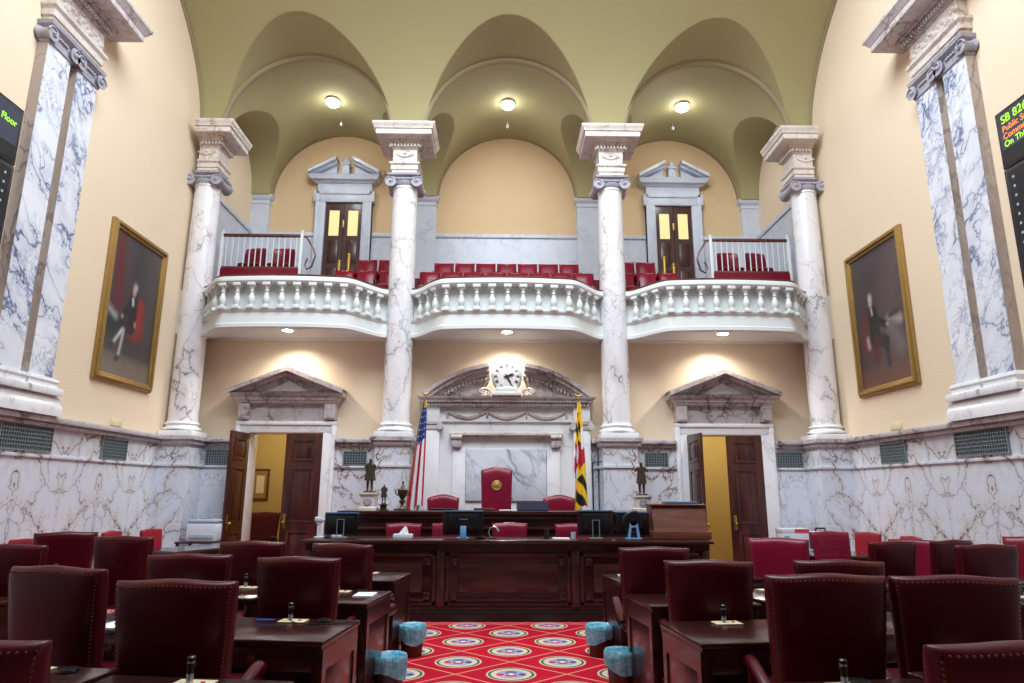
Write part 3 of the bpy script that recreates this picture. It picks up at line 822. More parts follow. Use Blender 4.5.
# side platforms behind white railings
def rounded_seat(loc, rz, label):
    t = thing('round_back_chair', label, 'chair', loc, rz, 'round-backed red gallery chairs')
    bm = B(); pillow(bm, .5, .5, .1, lambda u, v, s, d: (.25*u*(1-.12*max(0, v)**2), .2+s*d-.1*u*u, .68+.25*v*(1-.22*u*u)), 14, 12, 3.2, .5); obj('backrest', bm, 'leather_red', t)
    bm = B(); pillow(bm, .5, .45, .12, lambda u, v, s, d: (.24*u, -.02+.22*v, .42+s*d), 10, 10, 6); obj('seat', bm, 'leather_red', t)
    for qx in (-1, 1):
        for qy in (-1, 1):
            bm = B(); tube(bm, [(qx*.2, -.02+qy*.18, 0), (qx*.19, -.02+qy*.16, .38)], .018, 8); obj('leg', bm, 'wood_rail', t)
for s, nm in ((-1, 'left'), (1, 'right')):
    bm = B(); a, b = sorted((s*(W-.05), s*4.30)); box(bm, a, b, 13.32, 14.4, 4.9, 5.80)
    struct('floor_platform_'+nm, bm, 'carpet_red_dark')
    t = thing('gallery_railing', 'white slatted railing with wooden handrail in the %s gallery bay' % nm, 'railing', (s*5.1, 13.3, 5.95))
    bm = B(); box(bm, -.80, .80, -.035, .035, .80, .86, .012); obj('handrail', bm, 'wood_rail', t)
    bm = B(); box(bm, -.80, .80, -.02, .02, .10, .15, .006); obj('bottom_rail', bm, 'wood_lectern', t)
    bm = B(); box(bm, -.80, .80, -.03, 0.0, -.1, .10); obj('kick_panel', bm, 'leather_red', t)
    me = None
    for i in range(13):
        if me is None:
            bm = B(); box(bm, -.009, .009, -.009, .009, .15, .81); o = obj('baluster', bm, 'plaster_white', t); me = o.data
        else: o = bpy.data.objects.new('baluster', me); C.objects.link(o); o.parent = t
        o.location = (-.72+.12*i, 0, 0)
    for q in (-1, 1):
        bm = B(); box(bm, q*.82-.03, q*.82+.03, -.03, .03, -.4, .90, .006); sphere(bm, (q*.82, 0, .92), .035, 8, 6); obj('newel_post', bm, 'plaster_white', t)
    bm = B(); q = -s; x0 = q*.86
    tube(bm, [(x0, 0, .82), (x0+q*.06, .0, .80), (x0+q*.22, 0, .54), (x0+q*.26, 0, .40), (x0+q*.2, 0, .16), (x0+q*.10, 0, .10), (x0+q*.06, 0, .2), (x0+q*.1, 0, .34)], .02, 8); obj('stair_rail', bm, 'wood_rail', t)
    rounded_seat((s*5.42, 13.72, 5.80), R(8)*s, 'red round-backed chair behind the %s gallery railing, nearer the wall' % nm)
    rounded_seat((s*4.80, 13.72, 5.80), 0, 'red round-backed chair behind the %s gallery railing, nearer the door' % nm)
    for i in range(2):
        hgt = (.95, .80)[i]
        bm = B(); lathe(bm, [(.035, 0), (.035, hgt), (.045, hgt+.01), (.045, hgt+.03), (.03, hgt+.05), (.0301, hgt+.06)], 14)
        o = obj('brass_post', bm, 'brass', None, (s*(3.26+.19*i), 13.2, 5.36))
        tag(o, ('taller' if i == 0 else 'shorter')+' brass post on the steps before the %s gallery door' % nm, 'post')
# dark bag beside right gallery chair
bm = B(); pillow(bm, 1, 1, .3, lambda u, v, s, d: (.2*u, s*d, .2+.2*v), 10, 10, 3)
o = obj('cloth_bag', bm, 'board_face', None, (5.80, 13.62, 5.80)); tag(o, 'dark green bag standing behind the right gallery railing by the wall', 'bag')

# gallery ceiling lamps, sensors, balcony soffit lamps
for x, nm in ((-4.0, 'left'), (0, 'middle'), (4.02, 'right')):
    bay = min(BAYS, key=lambda b: abs(b-x)); zc = SP+AR
    t = thing('ceiling_lamp', 'bright round lamp in the vault of the %s gallery bay' % nm, 'lamp', (x, 13.9, zc-.02), group='gallery vault lamps')
    bm = B(); lathe(bm, [(.16, .03), (.16, -.03), (.15, -.035)], 24); obj('rim', bm, 'plaster_white', t)
    bm = B(); lathe(bm, [(.15, -.04), (.14, -.09), (.09, -.13), (.03, -.145)], 20); obj('bulb', bm, 'lamp_glow', t)
    l = bpy.data.lights.new('gallery_light', 'POINT'); l.energy = 22; l.color = (.86, .94, 1); l.shadow_soft_size = .12
    o = bpy.data.objects.new('gallery_light', l); o.location = (x, 13.9, zc-1.25); C.objects.link(o)
    bm = B(); lathe(bm, [(.04, .0), (.04, -.03), (.025, -.065), (.012, -.07)], 14); lathe(bm, [(.012, 0), (.012, .1)], 8)
    o = obj('smoke_detector', bm, 'white_plastic', None, (x, 14.75, zc-.09)); tag(o, 'small white detector hanging behind the lamp of the %s gallery bay' % nm, 'detector')
    k = {'left': -4.02, 'middle': 0, 'right': 3.99}[nm]
    t = thing('recessed_downlight', 'glowing downlight in the underside of the %s balcony' % nm, 'lamp', (k, 12.05, 4.465), group='balcony soffit downlights')
    bm = B(); lathe(bm, [(.12, .01), (.12, -.012), (.095, -.012)], 24); obj('rim', bm, 'plaster_white', t)
    bm = B(); lathe(bm, [(.095, .0), (.095, -.014), (.03, -.02)], 24); obj('lens', bm, 'lamp_glow', t)
    for yy, en, sz in ((12.42, 30, .10), (12.05, 15, .12)):  # two spots per fitting: one at the lens, one added to brighten the wall
        l = bpy.data.lights.new('downlight', 'SPOT'); l.energy = en*3.6; l.color = (1, .95, .88); l.spot_size = R(155); l.spot_blend = .8; l.shadow_soft_size = .08
        o = bpy.data.objects.new('downlight', l); o.location = (k, yy, 4.42); o.rotation_euler = (R(-6), 0, 0); C.objects.link(o)

# ------------------------------------------------------------------ paintings and boards
def paint_mesh(name, nu, nv, posfn, colfn, parent, mat):
    bm = B(); cl = bm.verts.layers.float_color.new('paint')
    vs = grid(bm, nu, nv, posfn)
    for i in range(nu+1):
        for j in range(nv+1):
            c = colfn(i/nu, j/nv); vs[i][j][cl] = srgb(*c)
    return obj(name, bm, mat, parent)
def capsule(px, py, ax, ay, bx, by, r):
    dx, dy = bx-ax, by-ay; q = max(0, min(1, ((px-ax)*dx+(py-ay)*dy)/max(1e-9, dx*dx+dy*dy)))
    return math.hypot(px-ax-q*dx, py-ay-q*dy)-r
def layer(c, d, col, soft=.012):
    f = max(0, min(1, .5-d/soft/2)); return tuple(a*(1-f)+b*f for a, b in zip(c, col))
def portrait_left(u, v):   # u across 0..1 (aspect .66), v up
    x, y = u*.66, v
    c = (62+18*v, 60+10*v, 62+10*v) if True else 0
    c = layer(c, abs(x-.36)-.09, (56, 54, 58), .08)
    if y < .16: c = layer(c, y-.15, (120, 108, 96), .06)
    c = layer(c, capsule(x, y, .09, .93, .13, .52, .055+.03*(1-y)), (104, 34, 40), .04)
    c = layer(c, capsule(x, y, .0, .36, .14, .34, .07), (34, 48, 46), .04); c = layer(c, capsule(x, y, .03, .44, .13, .40, .02), (196, 196, 196), .03)
    c = layer(c, capsule(x, y, .42, .52, .43, .36, .075), (150, 40, 36), .03); c = layer(c, capsule(x, y, .33, .33, .42, .33, .05), (140, 36, 34), .03)
    c = layer(c, capsule(x, y, .33, .56, .34, .38, .055), (28, 26, 34)); c = layer(c, capsule(x, y, .30, .53, .22, .43, .025), (30, 28, 36)); c = layer(c, capsule(x, y, .34, .36, .22, .36, .042), (30, 28, 36))
    c = layer(c, capsule(x, y, .23, .33, .14, .22, .016), (206, 208, 216)); c = layer(c, capsule(x, y, .25, .33, .22, .15, .016), (196, 198, 206)); c = layer(c, capsule(x, y, .22, .13, .19, .115, .014), (24, 22, 26)); c = layer(c, capsule(x, y, .14, .21, .11, .20, .012), (24, 22, 26))
    c = layer(c, capsule(x, y, .32, .57, .33, .53, .014), (226, 226, 230)); c = layer(c, capsule(x, y, .33, .64, .33, .615, .026), (206, 158, 140)); c = layer(c, capsule(x, y, .335, .665, .345, .66, .024), (196, 192, 190), .02)
    c = layer(c, capsule(x, y, .21, .42, .21, .42, .016), (214, 170, 150)); c = layer(c, capsule(x, y, .385, .40, .385, .39, .016), (206, 150, 130))
    return c
def portrait_right(u, v):
    x, y = u*.66, v
    c = (66+10*x/.66, 56+4*v, 58+6*v); c = layer(c, capsule(x, y, .62, .9, .40, .30, .08), (112, 96, 92), .22)
    if y < .14: c = layer(c, y-.12, (112, 66, 54), .08)
    c = layer(c, capsule(x, y, .13, .48, .12, .30, .06), (104, 40, 36), .04)
    c = layer(c, capsule(x, y, .44, .44, .58, .42, .03), (196, 186, 182), .03); c = layer(c, capsule(x, y, .46, .40, .56, .24, .06), (120, 110, 112), .05); c = layer(c, capsule(x, y, .46, .47, .56, .48, .014), (60, 44, 40))
    c = layer(c, capsule(x, y, .24, .53, .25, .36, .065), (24, 24, 32)); c = layer(c, capsule(x, y, .28, .48, .40, .42, .026), (24, 24, 32)); c = layer(c, capsule(x, y, .26, .34, .38, .30, .045), (36, 36, 52)); c = layer(c, capsule(x, y, .38, .29, .39, .14, .026), (36, 36, 52))
    c = layer(c, capsule(x, y, .26, .33, .24, .2, .04), (92, 34, 32), .03)
    c = layer(c, capsule(x, y, .14, .36, .15, .30, .018), (196, 194, 196), .02)
    c = layer(c, capsule(x, y, .23, .57, .235, .53, .012), (220, 220, 222)); c = layer(c, capsule(x, y, .225, .64, .225, .61, .025), (214, 172, 154)); c = layer(c, capsule(x, y, .225, .665, .23, .66, .022), (206, 202, 200), .02)
    c = layer(c, capsule(x, y, .41, .42, .42, .415, .014), (210, 165, 148))
    return c
def painting(s, y0, y1, z0, z1, fn, label):
    yc, zc = (y0+y1)/2, (z0+z1)/2; hw, hh = (y1-y0)/2, (z1-z0)/2
    t = thing('oil_painting', label, 'painting', (s*W, yc, zc), R(90) if s < 0 else R(-90))   # faces -y locally
    bm = B(); f = .13
    for w0, w1, d0, d1 in ((0, .05, .06, .06), (.035, .085, .095, .095), (.075, f, .06, .06)):
        a, b = hw-w0, hh-w0; a2, b2 = hw-w1, hh-w1
        for p in (((-a, -a2), (-b, b)), ((a2, a), (-b, b)), ((-a2, a2), (b2, b)), ((-a2, a2), (-b, -b2))): box(bm, p[0][0], p[0][1], -d0, 0, p[1][0], p[1][1], .012)
    obj('gilt_frame', bm, 'gilt', t)
    paint_mesh('canvas', 90, 136, lambda u, v: (-(hw-.12)+2*(hw-.12)*u, -.03, -(hh-.12)+2*(hh-.12)*v), fn, t, 'canvas_paint')
painting(-1, 9.93, 11.63, 3.22, 5.77, portrait_left, 'gilt-framed portrait of a seated man with white stockings, left wall')
painting(1, 9.86, 11.56, 3.20, 5.75, portrait_right, 'gilt-framed portrait of a man in black beside a table, right wall')
for s, y, nm in ((-1, 10.78, 'left'), (1, 10.65, 'right')):
    a, b = sorted((s*W, s*(W-.02))); bm = B(); box(bm, a, b, y-.16, y+.16, 2.58, 2.69, .004)
    o = obj('name_plaque', bm, 'cream_card'); tag(o, 'small cream plaque on the dado below the %s portrait' % nm, 'plaque')

def board(s, label):
    t = thing('voting_board', label, 'display board', (s*W, 7.70 if s < 0 else 7.57, 5.84 if s < 0 else 5.87), R(90) if s < 0 else R(-90))
    Lb = 2.6   # runs towards the camera : for the left wall local -x, right wall local +x
    d = -1 if s < 0 else 1
    def bx(bm, a, b, y0, y1, z0, z1, bev=0):
        a, b = sorted((d*a, d*b)); box(bm, a, b, y0, y1, z0, z1, bev)
    bm = B(); bx(bm, 0, Lb, -.10, 0, -.37, .38, .006); bx(bm, 0, Lb, -.10, 0, -1.9, -.385, .006); obj('frame', bm, 'board_frame', t)
    bm = B(); bx(bm, .05, Lb-.05, -.104, -.1, -.14, .34); up = obj('message_panel', bm, 'board_face', t)
    bm = B(); bx(bm, .05, Lb-.05, -.104, -.1, -.33, -.16); bx(bm, .05, Lb-.05, -.104, -.1, -1.86, -.43); lo = obj('lower_panel', bm, 'board_black', t)
    def line(txt, z, size, mat, x):
        bm = B(); glyphs(txt, size, Matrix.Translation((x, -.107, z)) @ Matrix.Rotation(pi/2, 4, 'X'), bm, 'LEFT' if d > 0 else 'RIGHT', .001); obj('led_text', bm, mat, up)
    if s > 0:
        line('SB 826', .20, .15, 'led_green', .09); line('Public Safety', .09, .11, 'led_orange', .09)
        line('Commerce', -.01, .11, 'led_orange', .09); line('On Third', -.11, .11, 'led_green', .09)
    else:
        line('Floor', .10, .12, 'led_green', -.09)
    bm = B()
    for i in range(11):
        for j in range(6):
            bx(bm, .12+.4*j, .15+.4*j, -.107, -.104, -.53-.12*i, -.50-.12*i)
    obj('vote_lamp', bm, 'led_white', lo)
board(-1, 'black electronic voting board high on the left wall'); board(1, 'black electronic board with green and orange text, right wall')

# ------------------------------------------------------------------ rostrum
t = thing('clerk_counter', 'long dark panelled clerk counter facing the aisle', 'counter', (0, 9.0, 0))
bm = B(); box(bm, -2.62, 2.62, -.03, .26, 0, .13, .01); obj('plinth', bm, 'wood_black', t)
bm = B(); box(bm, -2.58, 2.58, .03, .24, .13, .90); obj('body', bm, 'wood_rostrum', t)
bm = B(); box(bm, -2.62, 2.62, 0, .25, .13, .17, .01); obj('base_ledge', bm, 'wood_rostrum', t)
edges = [-2.58, -2.5, -.92, -.80, .80, .92, 2.5, 2.58]
def panelled(x0, x1):
    bm = B(); z0, z1 = .19, .83
    for a, b, c_, d in ((x0, x1, z1-.05, z1), (x0, x1, z0, z0+.05), (x0, x0+.05, z0, z1), (x1-.05, x1, z0, z1)): box(bm, a, b, .0, .04, c_, d, .008)
    pan = obj('panel_frame', bm, 'wood_rostrum', t)
    bm = B(); box(bm, x0+.17, x1-.17, .0, .04, z0+.15, z1-.14, .012); obj('raised_field', bm, 'wood_rostrum', pan)
    for a in (x0+.11, x1-.11):
        for c_ in (z0+.11, z1-.11):
            bm = B(); box(bm, a-.045, a+.045, -.035, .04, c_-.045, c_+.045, .012); obj('corner_block', bm, 'wood_mahogany', pan)
    bm = B(); box(bm, x0+.15, x1-.15, -.02, .04, z0+.05, z0+.085, .008); obj('ledge_strip', bm, 'wood_mahogany', pan)
for a, b in ((-2.5, -.92), (-.80, .80), (.92, 2.5)): panelled(a, b)
for a in (-2.54, -.86, .86, 2.54):
    bm = B(); box(bm, a-.05, a+.05, -.02, .04, .17, .86, .008); obj('stile', bm, 'wood_rostrum', t)
bm = B()
for q in (-1, 1): box(bm, q*2.55-.03, q*2.55+.03, .2, .56, 0, .94)
box(bm, -2.60, 2.60, .01, .26, .86, .94)
for i in range(112): box(bm, -2.59+.0465*i, -2.565+.0465*i, -.008, .02, .868, .935)
obj('fluted_band', bm, 'wood_mahogany', t)
bm = B(); box(bm, -2.64, 2.64, -.07, .65, .94, .985, .012); obj('counter_top', bm, 'wood_mahogany', t)

bm = B(); box(bm, -2.7, 2.7, 10.62, 12.5, 0, .42); struct('floor_dais', bm, 'carpet_red_dark')
t = thing('presiding_bench', 'raised dark wooden bench behind the clerk counter', 'bench desk', (0, 10.6, 0))
bm = B(); box(bm, -2.5, 2.5, .02, .10, 0, 1.2); obj('front_panel', bm, 'wood_rostrum', t)
bm = B(); box(bm, -2.52, 2.52, -.02, .03, 1.02, 1.06, .01); box(bm, -2.52, 2.52, -.01, .03, .7, .73, .01); obj('ledge_strip', bm, 'wood_mahogany', t)
for q in (-1, 1):
    bm = B(); box(bm, q*2.46-.04, q*2.46+.04, .1, .62, 0, 1.2); obj('side_panel', bm, 'wood_rostrum', t)
bm = B(); loft_rect(bm, -2.5, 2.5, 0, .62, [(0, 1.18), (.03, 1.21), (.03, 1.23), (.07, 1.25), (.07, 1.295), (.05, 1.30)]); obj('bench_top', bm, 'wood_mahogany', t)

# ------------------------------------------------------------------ chairs
def chair_parts(t, leather_, w=.31, z0=.42, z1=1.13, tuft=False, trim=True, thick=.13, arms=True, arch=0, base=True, hump=.004):
    zc, zh = (z0+z1)/2, (z1-z0)/2
    def bp(u, v, s, d):
        wd = w*(.86+.14*(v+1)/2)
        top = max(0, v)**4*(hump*math.cos(u*pi*1.5)-.01*u*u+arch*(1-u*u))
        return (wd*u, -.27-.12*(zc+zh*v-z0)+s*d+.10*u*u*w, zc+zh*v+top)
    bm = B(); pillow(bm, 1, 1, thick, bp, 20, 18, 9, .40)
    br = obj('backrest', bm, leather_, t, ang=80)
    if trim:
        bm = B(); pts = []
        for i in range(26): pts.append((-.93+1.86*i/25, .915))
        for i in range(34):
            v = .915-1.86*i/33
            for q in (-1, 1): pts.append((q*.93, v))
        for u, v in pts:
            d = thick/2*((1-abs(u)**9)*(1-abs(v)**9))**.40
            c = bp(u, v, -1, d); sphere(bm, c, .0052, 6, 4)
        obj('nailhead_trim', bm, 'nail_brass', br)
    if tuft:
        bm = B()
        for j in range(3):
            for i in range(6 - j % 2):
                u = -.72+.288*i+(.144 if j % 2 else 0); v = .68-.30*j
                d = thick/2*((1-abs(u)**9)*(1-abs(v)**9))**.40; sphere(bm, bp(u, v, 1, d-.004), .013, 8, 6)
        obj('tufting_button', bm, 'carpet_red_dark', br)
    bm = B(); pillow(bm, 1, 1, .14, lambda u, v, s, d: (w*.9*u, .02+.28*v, .47+s*d+.02*v), 14, 14, 8, .4); obj('seat', bm, leather_, t, ang=80)
    if arms:
        for q in (-1, 1):
            x = q*(w-.0)
            bm = B(); tube(bm, [(x*.90, -.29, .50), (x*.95, -.2, .545), (x*.97, -.08, .595), (x*.98, .01, .625), (x*.98, .06, .63), (x*.97, .10, .61), (x*.96, .11, .585)], [.028, .034, .037, .038, .039, .037, .024], 10, .8)
            a = obj('armrest', bm, leather_, t, ang=80)
            bm = B(); tube(bm, [(x*.86, .04, .42), (x*.93, .03, .46), (x*.96, .05, .52), (x*.97, .04, .60)], .022, 8); obj('arm_support', bm, leather_, a)
    if base:
        bm = B(); lathe(bm, [(.06, .07), (.045, .12), (.03, .16), (.03, .34), (.13, .36), (.15, .40)], 14); obj('swivel_base', bm, 'wood_mahogany', t)
        for i in range(4):
            a = pi/4+i*pi/2; ca, sa = math.cos(a), math.sin(a)
            bm = B(); tube(bm, [(.04*ca, .04*sa, .11), (.17*ca, .17*sa, .10), (.29*ca, .29*sa, .075)], [.028, .024, .018], 8); lg = obj('leg', bm, 'wood_mahogany', t)
            bm = B(); sphere(bm, (.29*ca, .29*sa, .03), .03, 10, 8); obj('caster', bm, 'black_plastic', lg)
first = {}
def chair(kind, bx_, by_, deg, label, group=None, z=0, sc=1.0, cat='chair'):
    """bx_, by_ = where the top of the backrest stands; deg = heading (0 looks to the rostrum)"""
    rz = R(deg); off = .355
    x = bx_-math.sin(rz)*off; y = by_+math.cos(rz)*off
    spec = {'desk': dict(leather_='leather_maroon'), 'clerk': dict(leather_='leather_red', w=.255, z1=1.09, tuft=True, trim=False, arms=False),
            'side': dict(leather_='leather_side', w=.24, z1=1.0, trim=False, arms=False, thick=.09, base=True),
            'arch': dict(leather_='leather_red', w=.27, z1=1.07, trim=False, arch=.05), 'front': dict(leather_='leather_red', w=.30, z1=1.13, trim=True)}[kind]  # front: redder leather stands in for the lit face of a maroon chair
    nm = {'desk': 'desk_chair', 'clerk': 'tufted_chair', 'side': 'side_chair', 'arch': 'dais_chair', 'front': 'desk_chair'}[kind]
    if kind not in first:
        t = thing(nm, label, cat, (x, y, z), rz, group); chair_parts(t, **spec); first[kind] = t
    else: t = dup(first[kind], (x, y, z), rz, label, group)
    t.scale = (sc, sc, sc)
    return t
G1 = 'maroon leather senator chairs'
M_ = 'maroon high-back leather chair '
# left block
chair('desk', -1.77, 3.66, -2, M_+'at the left aisle desk, second row from the camera', G1, sc=1.02)
chair('desk', -2.63, 4.06, -14, M_+'turned aside beside the second desk left of the aisle, second row', G1, sc=1.04)
chair('desk', -1.575, 5.13, -4, M_+'at the left aisle desk, third row from the camera', G1)
chair('desk', -2.45, 5.34, 4, M_+'at the second desk left of the aisle, third row', G1)
chair('desk', -1.56, 6.42, -18, M_+'at the left aisle desk in the row nearest the counter', G1)
chair('desk', -2.45, 6.65, 0, M_+'at the second desk left of the aisle, row nearest the counter', G1)
chair('desk', -4.40, 6.20, 4, M_+'cut by the left picture edge, before the left marble dado', G1)
chair('desk', -5.02, 8.0, 30, M_+'farthest back on the left, directly before the marble dado', G1)
chair('desk', -4.02, 7.32, -2, M_+'on the left beside the wall table, near the second side aisle', G1)
chair('desk', -1.88, 2.33, 4, M_+'in the bottom left corner, only its top in view', G1, sc=1.0)
# right block
chair('desk', 1.365, 4.95, -10, M_+'at the right aisle desk, third row from the camera', G1)
chair('desk', 1.235, 6.09, -4, M_+'at the right aisle desk in the row nearest the counter', G1)
chair('desk', 1.635, 3.76, -3, M_+'at the right aisle desk, second row, large in view', G1, sc=1.04)
chair('desk', 2.29, 3.70, -8, M_+'at the second desk right of the aisle, second row', G1, sc=1.04)
chair('desk', 1.58, 2.31, 4, M_+'in the bottom right corner, brass nails along its top', G1, sc=1.0)
chair('front', 2.82, 7.32, 160, M_+'swivelled round to face the camera, right of the aisle', G1, sc=1.0)
chair('desk', 2.31, 4.98, -10, M_+'at second desk right of the aisle, third row, only top showing', G1)
chair('desk', 4.14, 7.46, 14, M_+'turned slightly, before the right wall table, beside the second side aisle', G1, sc=.965)
chair('desk', 4.92, 7.66, 18, M_+'turned slightly, between two others on the far right', G1, sc=.965)
chair('desk', 4.47, 6.50, 4, M_+'facing away near the right picture edge, before the dado', G1)
chair('front', 5.32, 9.15, 150, M_+'facing the camera, behind two dark chair backs far right', G1, sc=.89)
chair('front', 5.80, 7.62, 130, M_+'facing inward at the right picture edge', G1)
# chairs by the walls
G2 = 'small red chairs along the side walls'
chair('side', -5.95, 8.78, 180, 'small red chair by the left dado, farthest left of the wall chairs', G2)
chair('side', -5.90, 10.45, -90, 'small red chair by the left dado behind the dark maroon chair', G2)
chair('side', -5.62, 11.05, -100, 'bright red side chair between the left dado and the table', G2)
chair('clerk', 4.30, 9.3, 180, 'red tufted chair facing the room behind the right wall table', 'tufted red clerk chairs')
chair('side', 5.62, 10.72, 110, 'red side chair at the end of the right wall table', G2)
chair('side', 5.72, 9.75, 90, 'small red chair by the right dado, behind the senator chairs', G2)
# clerks and dais
G3 = 'tufted red clerk chairs'
chair('clerk', -1.48, 10.0, 180, 'red tufted clerk chair behind the tissue box', G3, z=.06)
chair('clerk', -.83, 10.05, 165, 'red tufted clerk chair hidden behind the middle monitor', G3, z=.06)
chair('clerk', .03, 10.0, 180, 'red tufted clerk chair at the middle of the counter', G3, z=.07)
chair('clerk', .93, 10.0, 180, 'red tufted clerk chair behind the wide flat monitor', G3, z=.06)
chair('arch', -1.06, 11.6, 180, 'red leather chair with arched top on the dais beside the striped flag', 'arched red chairs on the dais', z=.42)
chair('arch', .88, 11.6, 180, 'red leather chair with arched top on the dais beside the black and yellow flag', 'arched red chairs on the dais', z=.42)
chair('desk', -5.22, 15.3, 180, 'dark red chair in the corridor beyond the left doorway', None)
t = thing('presiding_chair', 'tall red leather chair with gold seal at the centre of the dais', 'chair', (-.17, 11.3, .42), pi)
chair_parts(t, 'leather_red', w=.27, z1=1.53, trim=False, arch=.05, thick=.12)
bm = B(); lathe(bm, [(.085, 0), (.085, .012), (.07, .016), (.06, .01), (.05, .014), (.02, .016)], 28, axis='y')
for i in range(12): a = 2*pi*i/12; sphere(bm, (.066*math.cos(a), .014, .066*math.sin(a)), .008, 6, 4)
box(bm, -.022, .022, .01, .02, -.03, .03, .006); sphere(bm, (-.035, .014, 0), .014, 6, 5); sphere(bm, (.035, .014, 0), .014, 6, 5)
o = obj('gold_seal', bm, 'gilt', t, (0, -.27-.12*.85+.058, 1.27)); o.rotation_euler = (R(6.8), 0, 0)

# ------------------------------------------------------------------ desks
DW, DD, DHT = .90, .68, .745
def desk_build(label):
    t = thing('senator_desk', label, 'desk', group='polished mahogany senator desks')
    bm = B(); box(bm, -DW/2, DW/2, -DD/2, DD/2, DHT-.03, DHT, .01); box(bm, -DW/2+.012, DW/2-.012, -DD/2+.012, DD/2-.012, DHT-.05, DHT-.03); obj('desktop', bm, 'wood_mahogany', t)
    for q in (-1, 1):
        bm = B(); box(bm, q*(DW/2-.045)-.03, q*(DW/2-.045)+.03, -DD/2+.03, DD/2-.03, 0, DHT-.05, .004)
        a, b = sorted((q*(DW/2-.015), q*(DW/2-.008)))
        for y0, y1 in ((-DD/2+.03, -DD/2+.09), (DD/2-.09, DD/2-.03)): box(bm, a, b, y0, y1, .02, DHT-.05)
        box(bm, a, b, -DD/2+.09, DD/2-.09, DHT-.17, DHT-.05); box(bm, a, b, -DD/2+.09, DD/2-.09, .02, .12)
        obj('side_panel', bm, 'wood_mahogany', t)
    bm = B(); box(bm, -DW/2+.07, DW/2-.07, DD/2-.07, DD/2-.04, .08, DHT-.05); obj('modesty_panel', bm, 'wood_mahogany', t)
    bm = B(); box(bm, -DW/2+.075, DW/2-.075, -DD/2+.045, -DD/2+.065, DHT-.18, DHT-.055, .004); dr = obj('drawer', bm, 'wood_mahogany', t)
    bm = B(); lathe(bm, [(.024, -DD/2+.05), (.024, -DD/2+.036), (.012, -DD/2+.032)], 16, (0, DHT-.115), axis='y'); obj('lock_plate', bm, 'wood_lectern', dr)
    return t
dproto = None
def desk(cx, cy, deg, label):
    global dproto
    if dproto is None: dproto = desk_build(label); dproto.location = (cx, cy, 0); dproto.rotation_euler = (0, 0, R(deg)); return
    dup(dproto, (cx, cy, 0), R(deg), label, 'polished mahogany senator desks')
def on_desk(cx, cy, deg, lx, ly): a = R(deg); return (cx+lx*math.cos(a)-ly*math.sin(a), cy+lx*math.sin(a)+ly*math.cos(a), DHT)
mproto = None
def mic(p, deg, label):
    global mproto
    g = 'stub desk microphones'
    if mproto is None:
        t = thing('desk_microphone', label, 'microphone', p, R(deg), g)
        bm = B(); box(bm, -.09, .09, -.055, .055, 0, .006, .002); obj('base_plate', bm, 'cream_card', t)
        bm = B(); lathe(bm, [(.016, .006), (.016, .042), (.0155, .044)], 14, (-.02, 0)); obj('collar', bm, 'silver', t)
        bm = B(); lathe(bm, [(.015, .04), (.015, .07), (.019, .072), (.019, .086), (.0155, .088), (.0155, .098), (.019, .10), (.019, .113), (.012, .119)], 14, (-.02, 0)); obj('stem', bm, 'black_plastic', t)
        bm = B(); lathe(bm, [(.0165, .088), (.0165, .097)], 14, (-.02, 0)); obj('ring', bm, 'silver', t)
        bm = B(); sphere(bm, (.045, 0, .008), .012, 10, 6, (1, 1, .5)); obj('button', bm, 'red_print', t)
        mproto = t
    else: dup(mproto, p, R(deg), label, g)
ROW = ['nearest the camera', 'second from the camera', 'third from the camera', 'closest to the counter']
LAY = []
for s, sn in ((-1, 'left'), (1, 'right')):
    for r in range(4):
        yi = ((2.70, 4.20, 5.55, 6.90) if s < 0 else (2.64, 4.14, 5.44, 6.82))[r]
        xi = 1.13 if s < 0 else 1.05
        a1 = R(7); # first desk : inner near corner at (s*xi, yi)
        ux, uy = s*math.cos(a1), math.sin(a1); vx, vy = -s*math.sin(a1)*-1*-1, math.cos(a1)
        vx = -ux*0+(-s)*math.sin(a1)
        c1 = (s*xi+ux*DW/2+vx*DD/2, yi+uy*DW/2+vy*DD/2)
        LAY.append((s, r, 0, c1, s*7, '%s aisle desk, row %s' % (sn, ROW[r])))
        a2 = R(13); u2 = (s*math.cos(a2), math.sin(a2)); v2 = (-s*math.sin(a2), math.cos(a2))
        o2 = (s*xi+ux*(DW+.11), yi+uy*(DW+.11))
        c2 = (o2[0]+u2[0]*DW/2+v2[0]*(DD/2+.10), o2[1]+u2[1]*DW/2+v2[1]*(DD/2+.10))
        LAY.append((s, r, 1, c2, s*13, 'second desk %s of the aisle, row %s' % (sn, ROW[r])))
LAY += [(-1, 2, 2, (-4.45, 5.62), -20, 'desk beyond the left side aisle, nearer the camera'), (-1, 3, 2, (-4.72, 7.02), -22, 'desk beyond the left side aisle, nearer the table'),
        (1, 2, 2, (4.45, 5.70), 20, 'desk beyond the right side aisle, nearer the camera'), (1, 3, 2, (3.78, 6.92), 16, 'desk beyond the right side aisle, nearer the table'),
        (1, 3, 3, (5.02, 7.18), 20, 'farthest right desk, beside the right dado')]
for s, r, c_, p, dg, nm in LAY:
    desk(p[0], p[1], dg, 'dark polished wooden '+nm if not nm.startswith(('left', 'right')) else 'dark polished wooden '+nm)
for s, r, c_, p, dg, nm in LAY:
    lx = -.02*s if c_ == 0 else .05*-s
    if (s, r, c_) == (1, 0, 0): lx = .04
    mic(on_desk(p[0], p[1], dg, lx, DD/2-.11), dg, 'stub microphone on cream plate, '+nm.replace('beyond the', 'past the'))
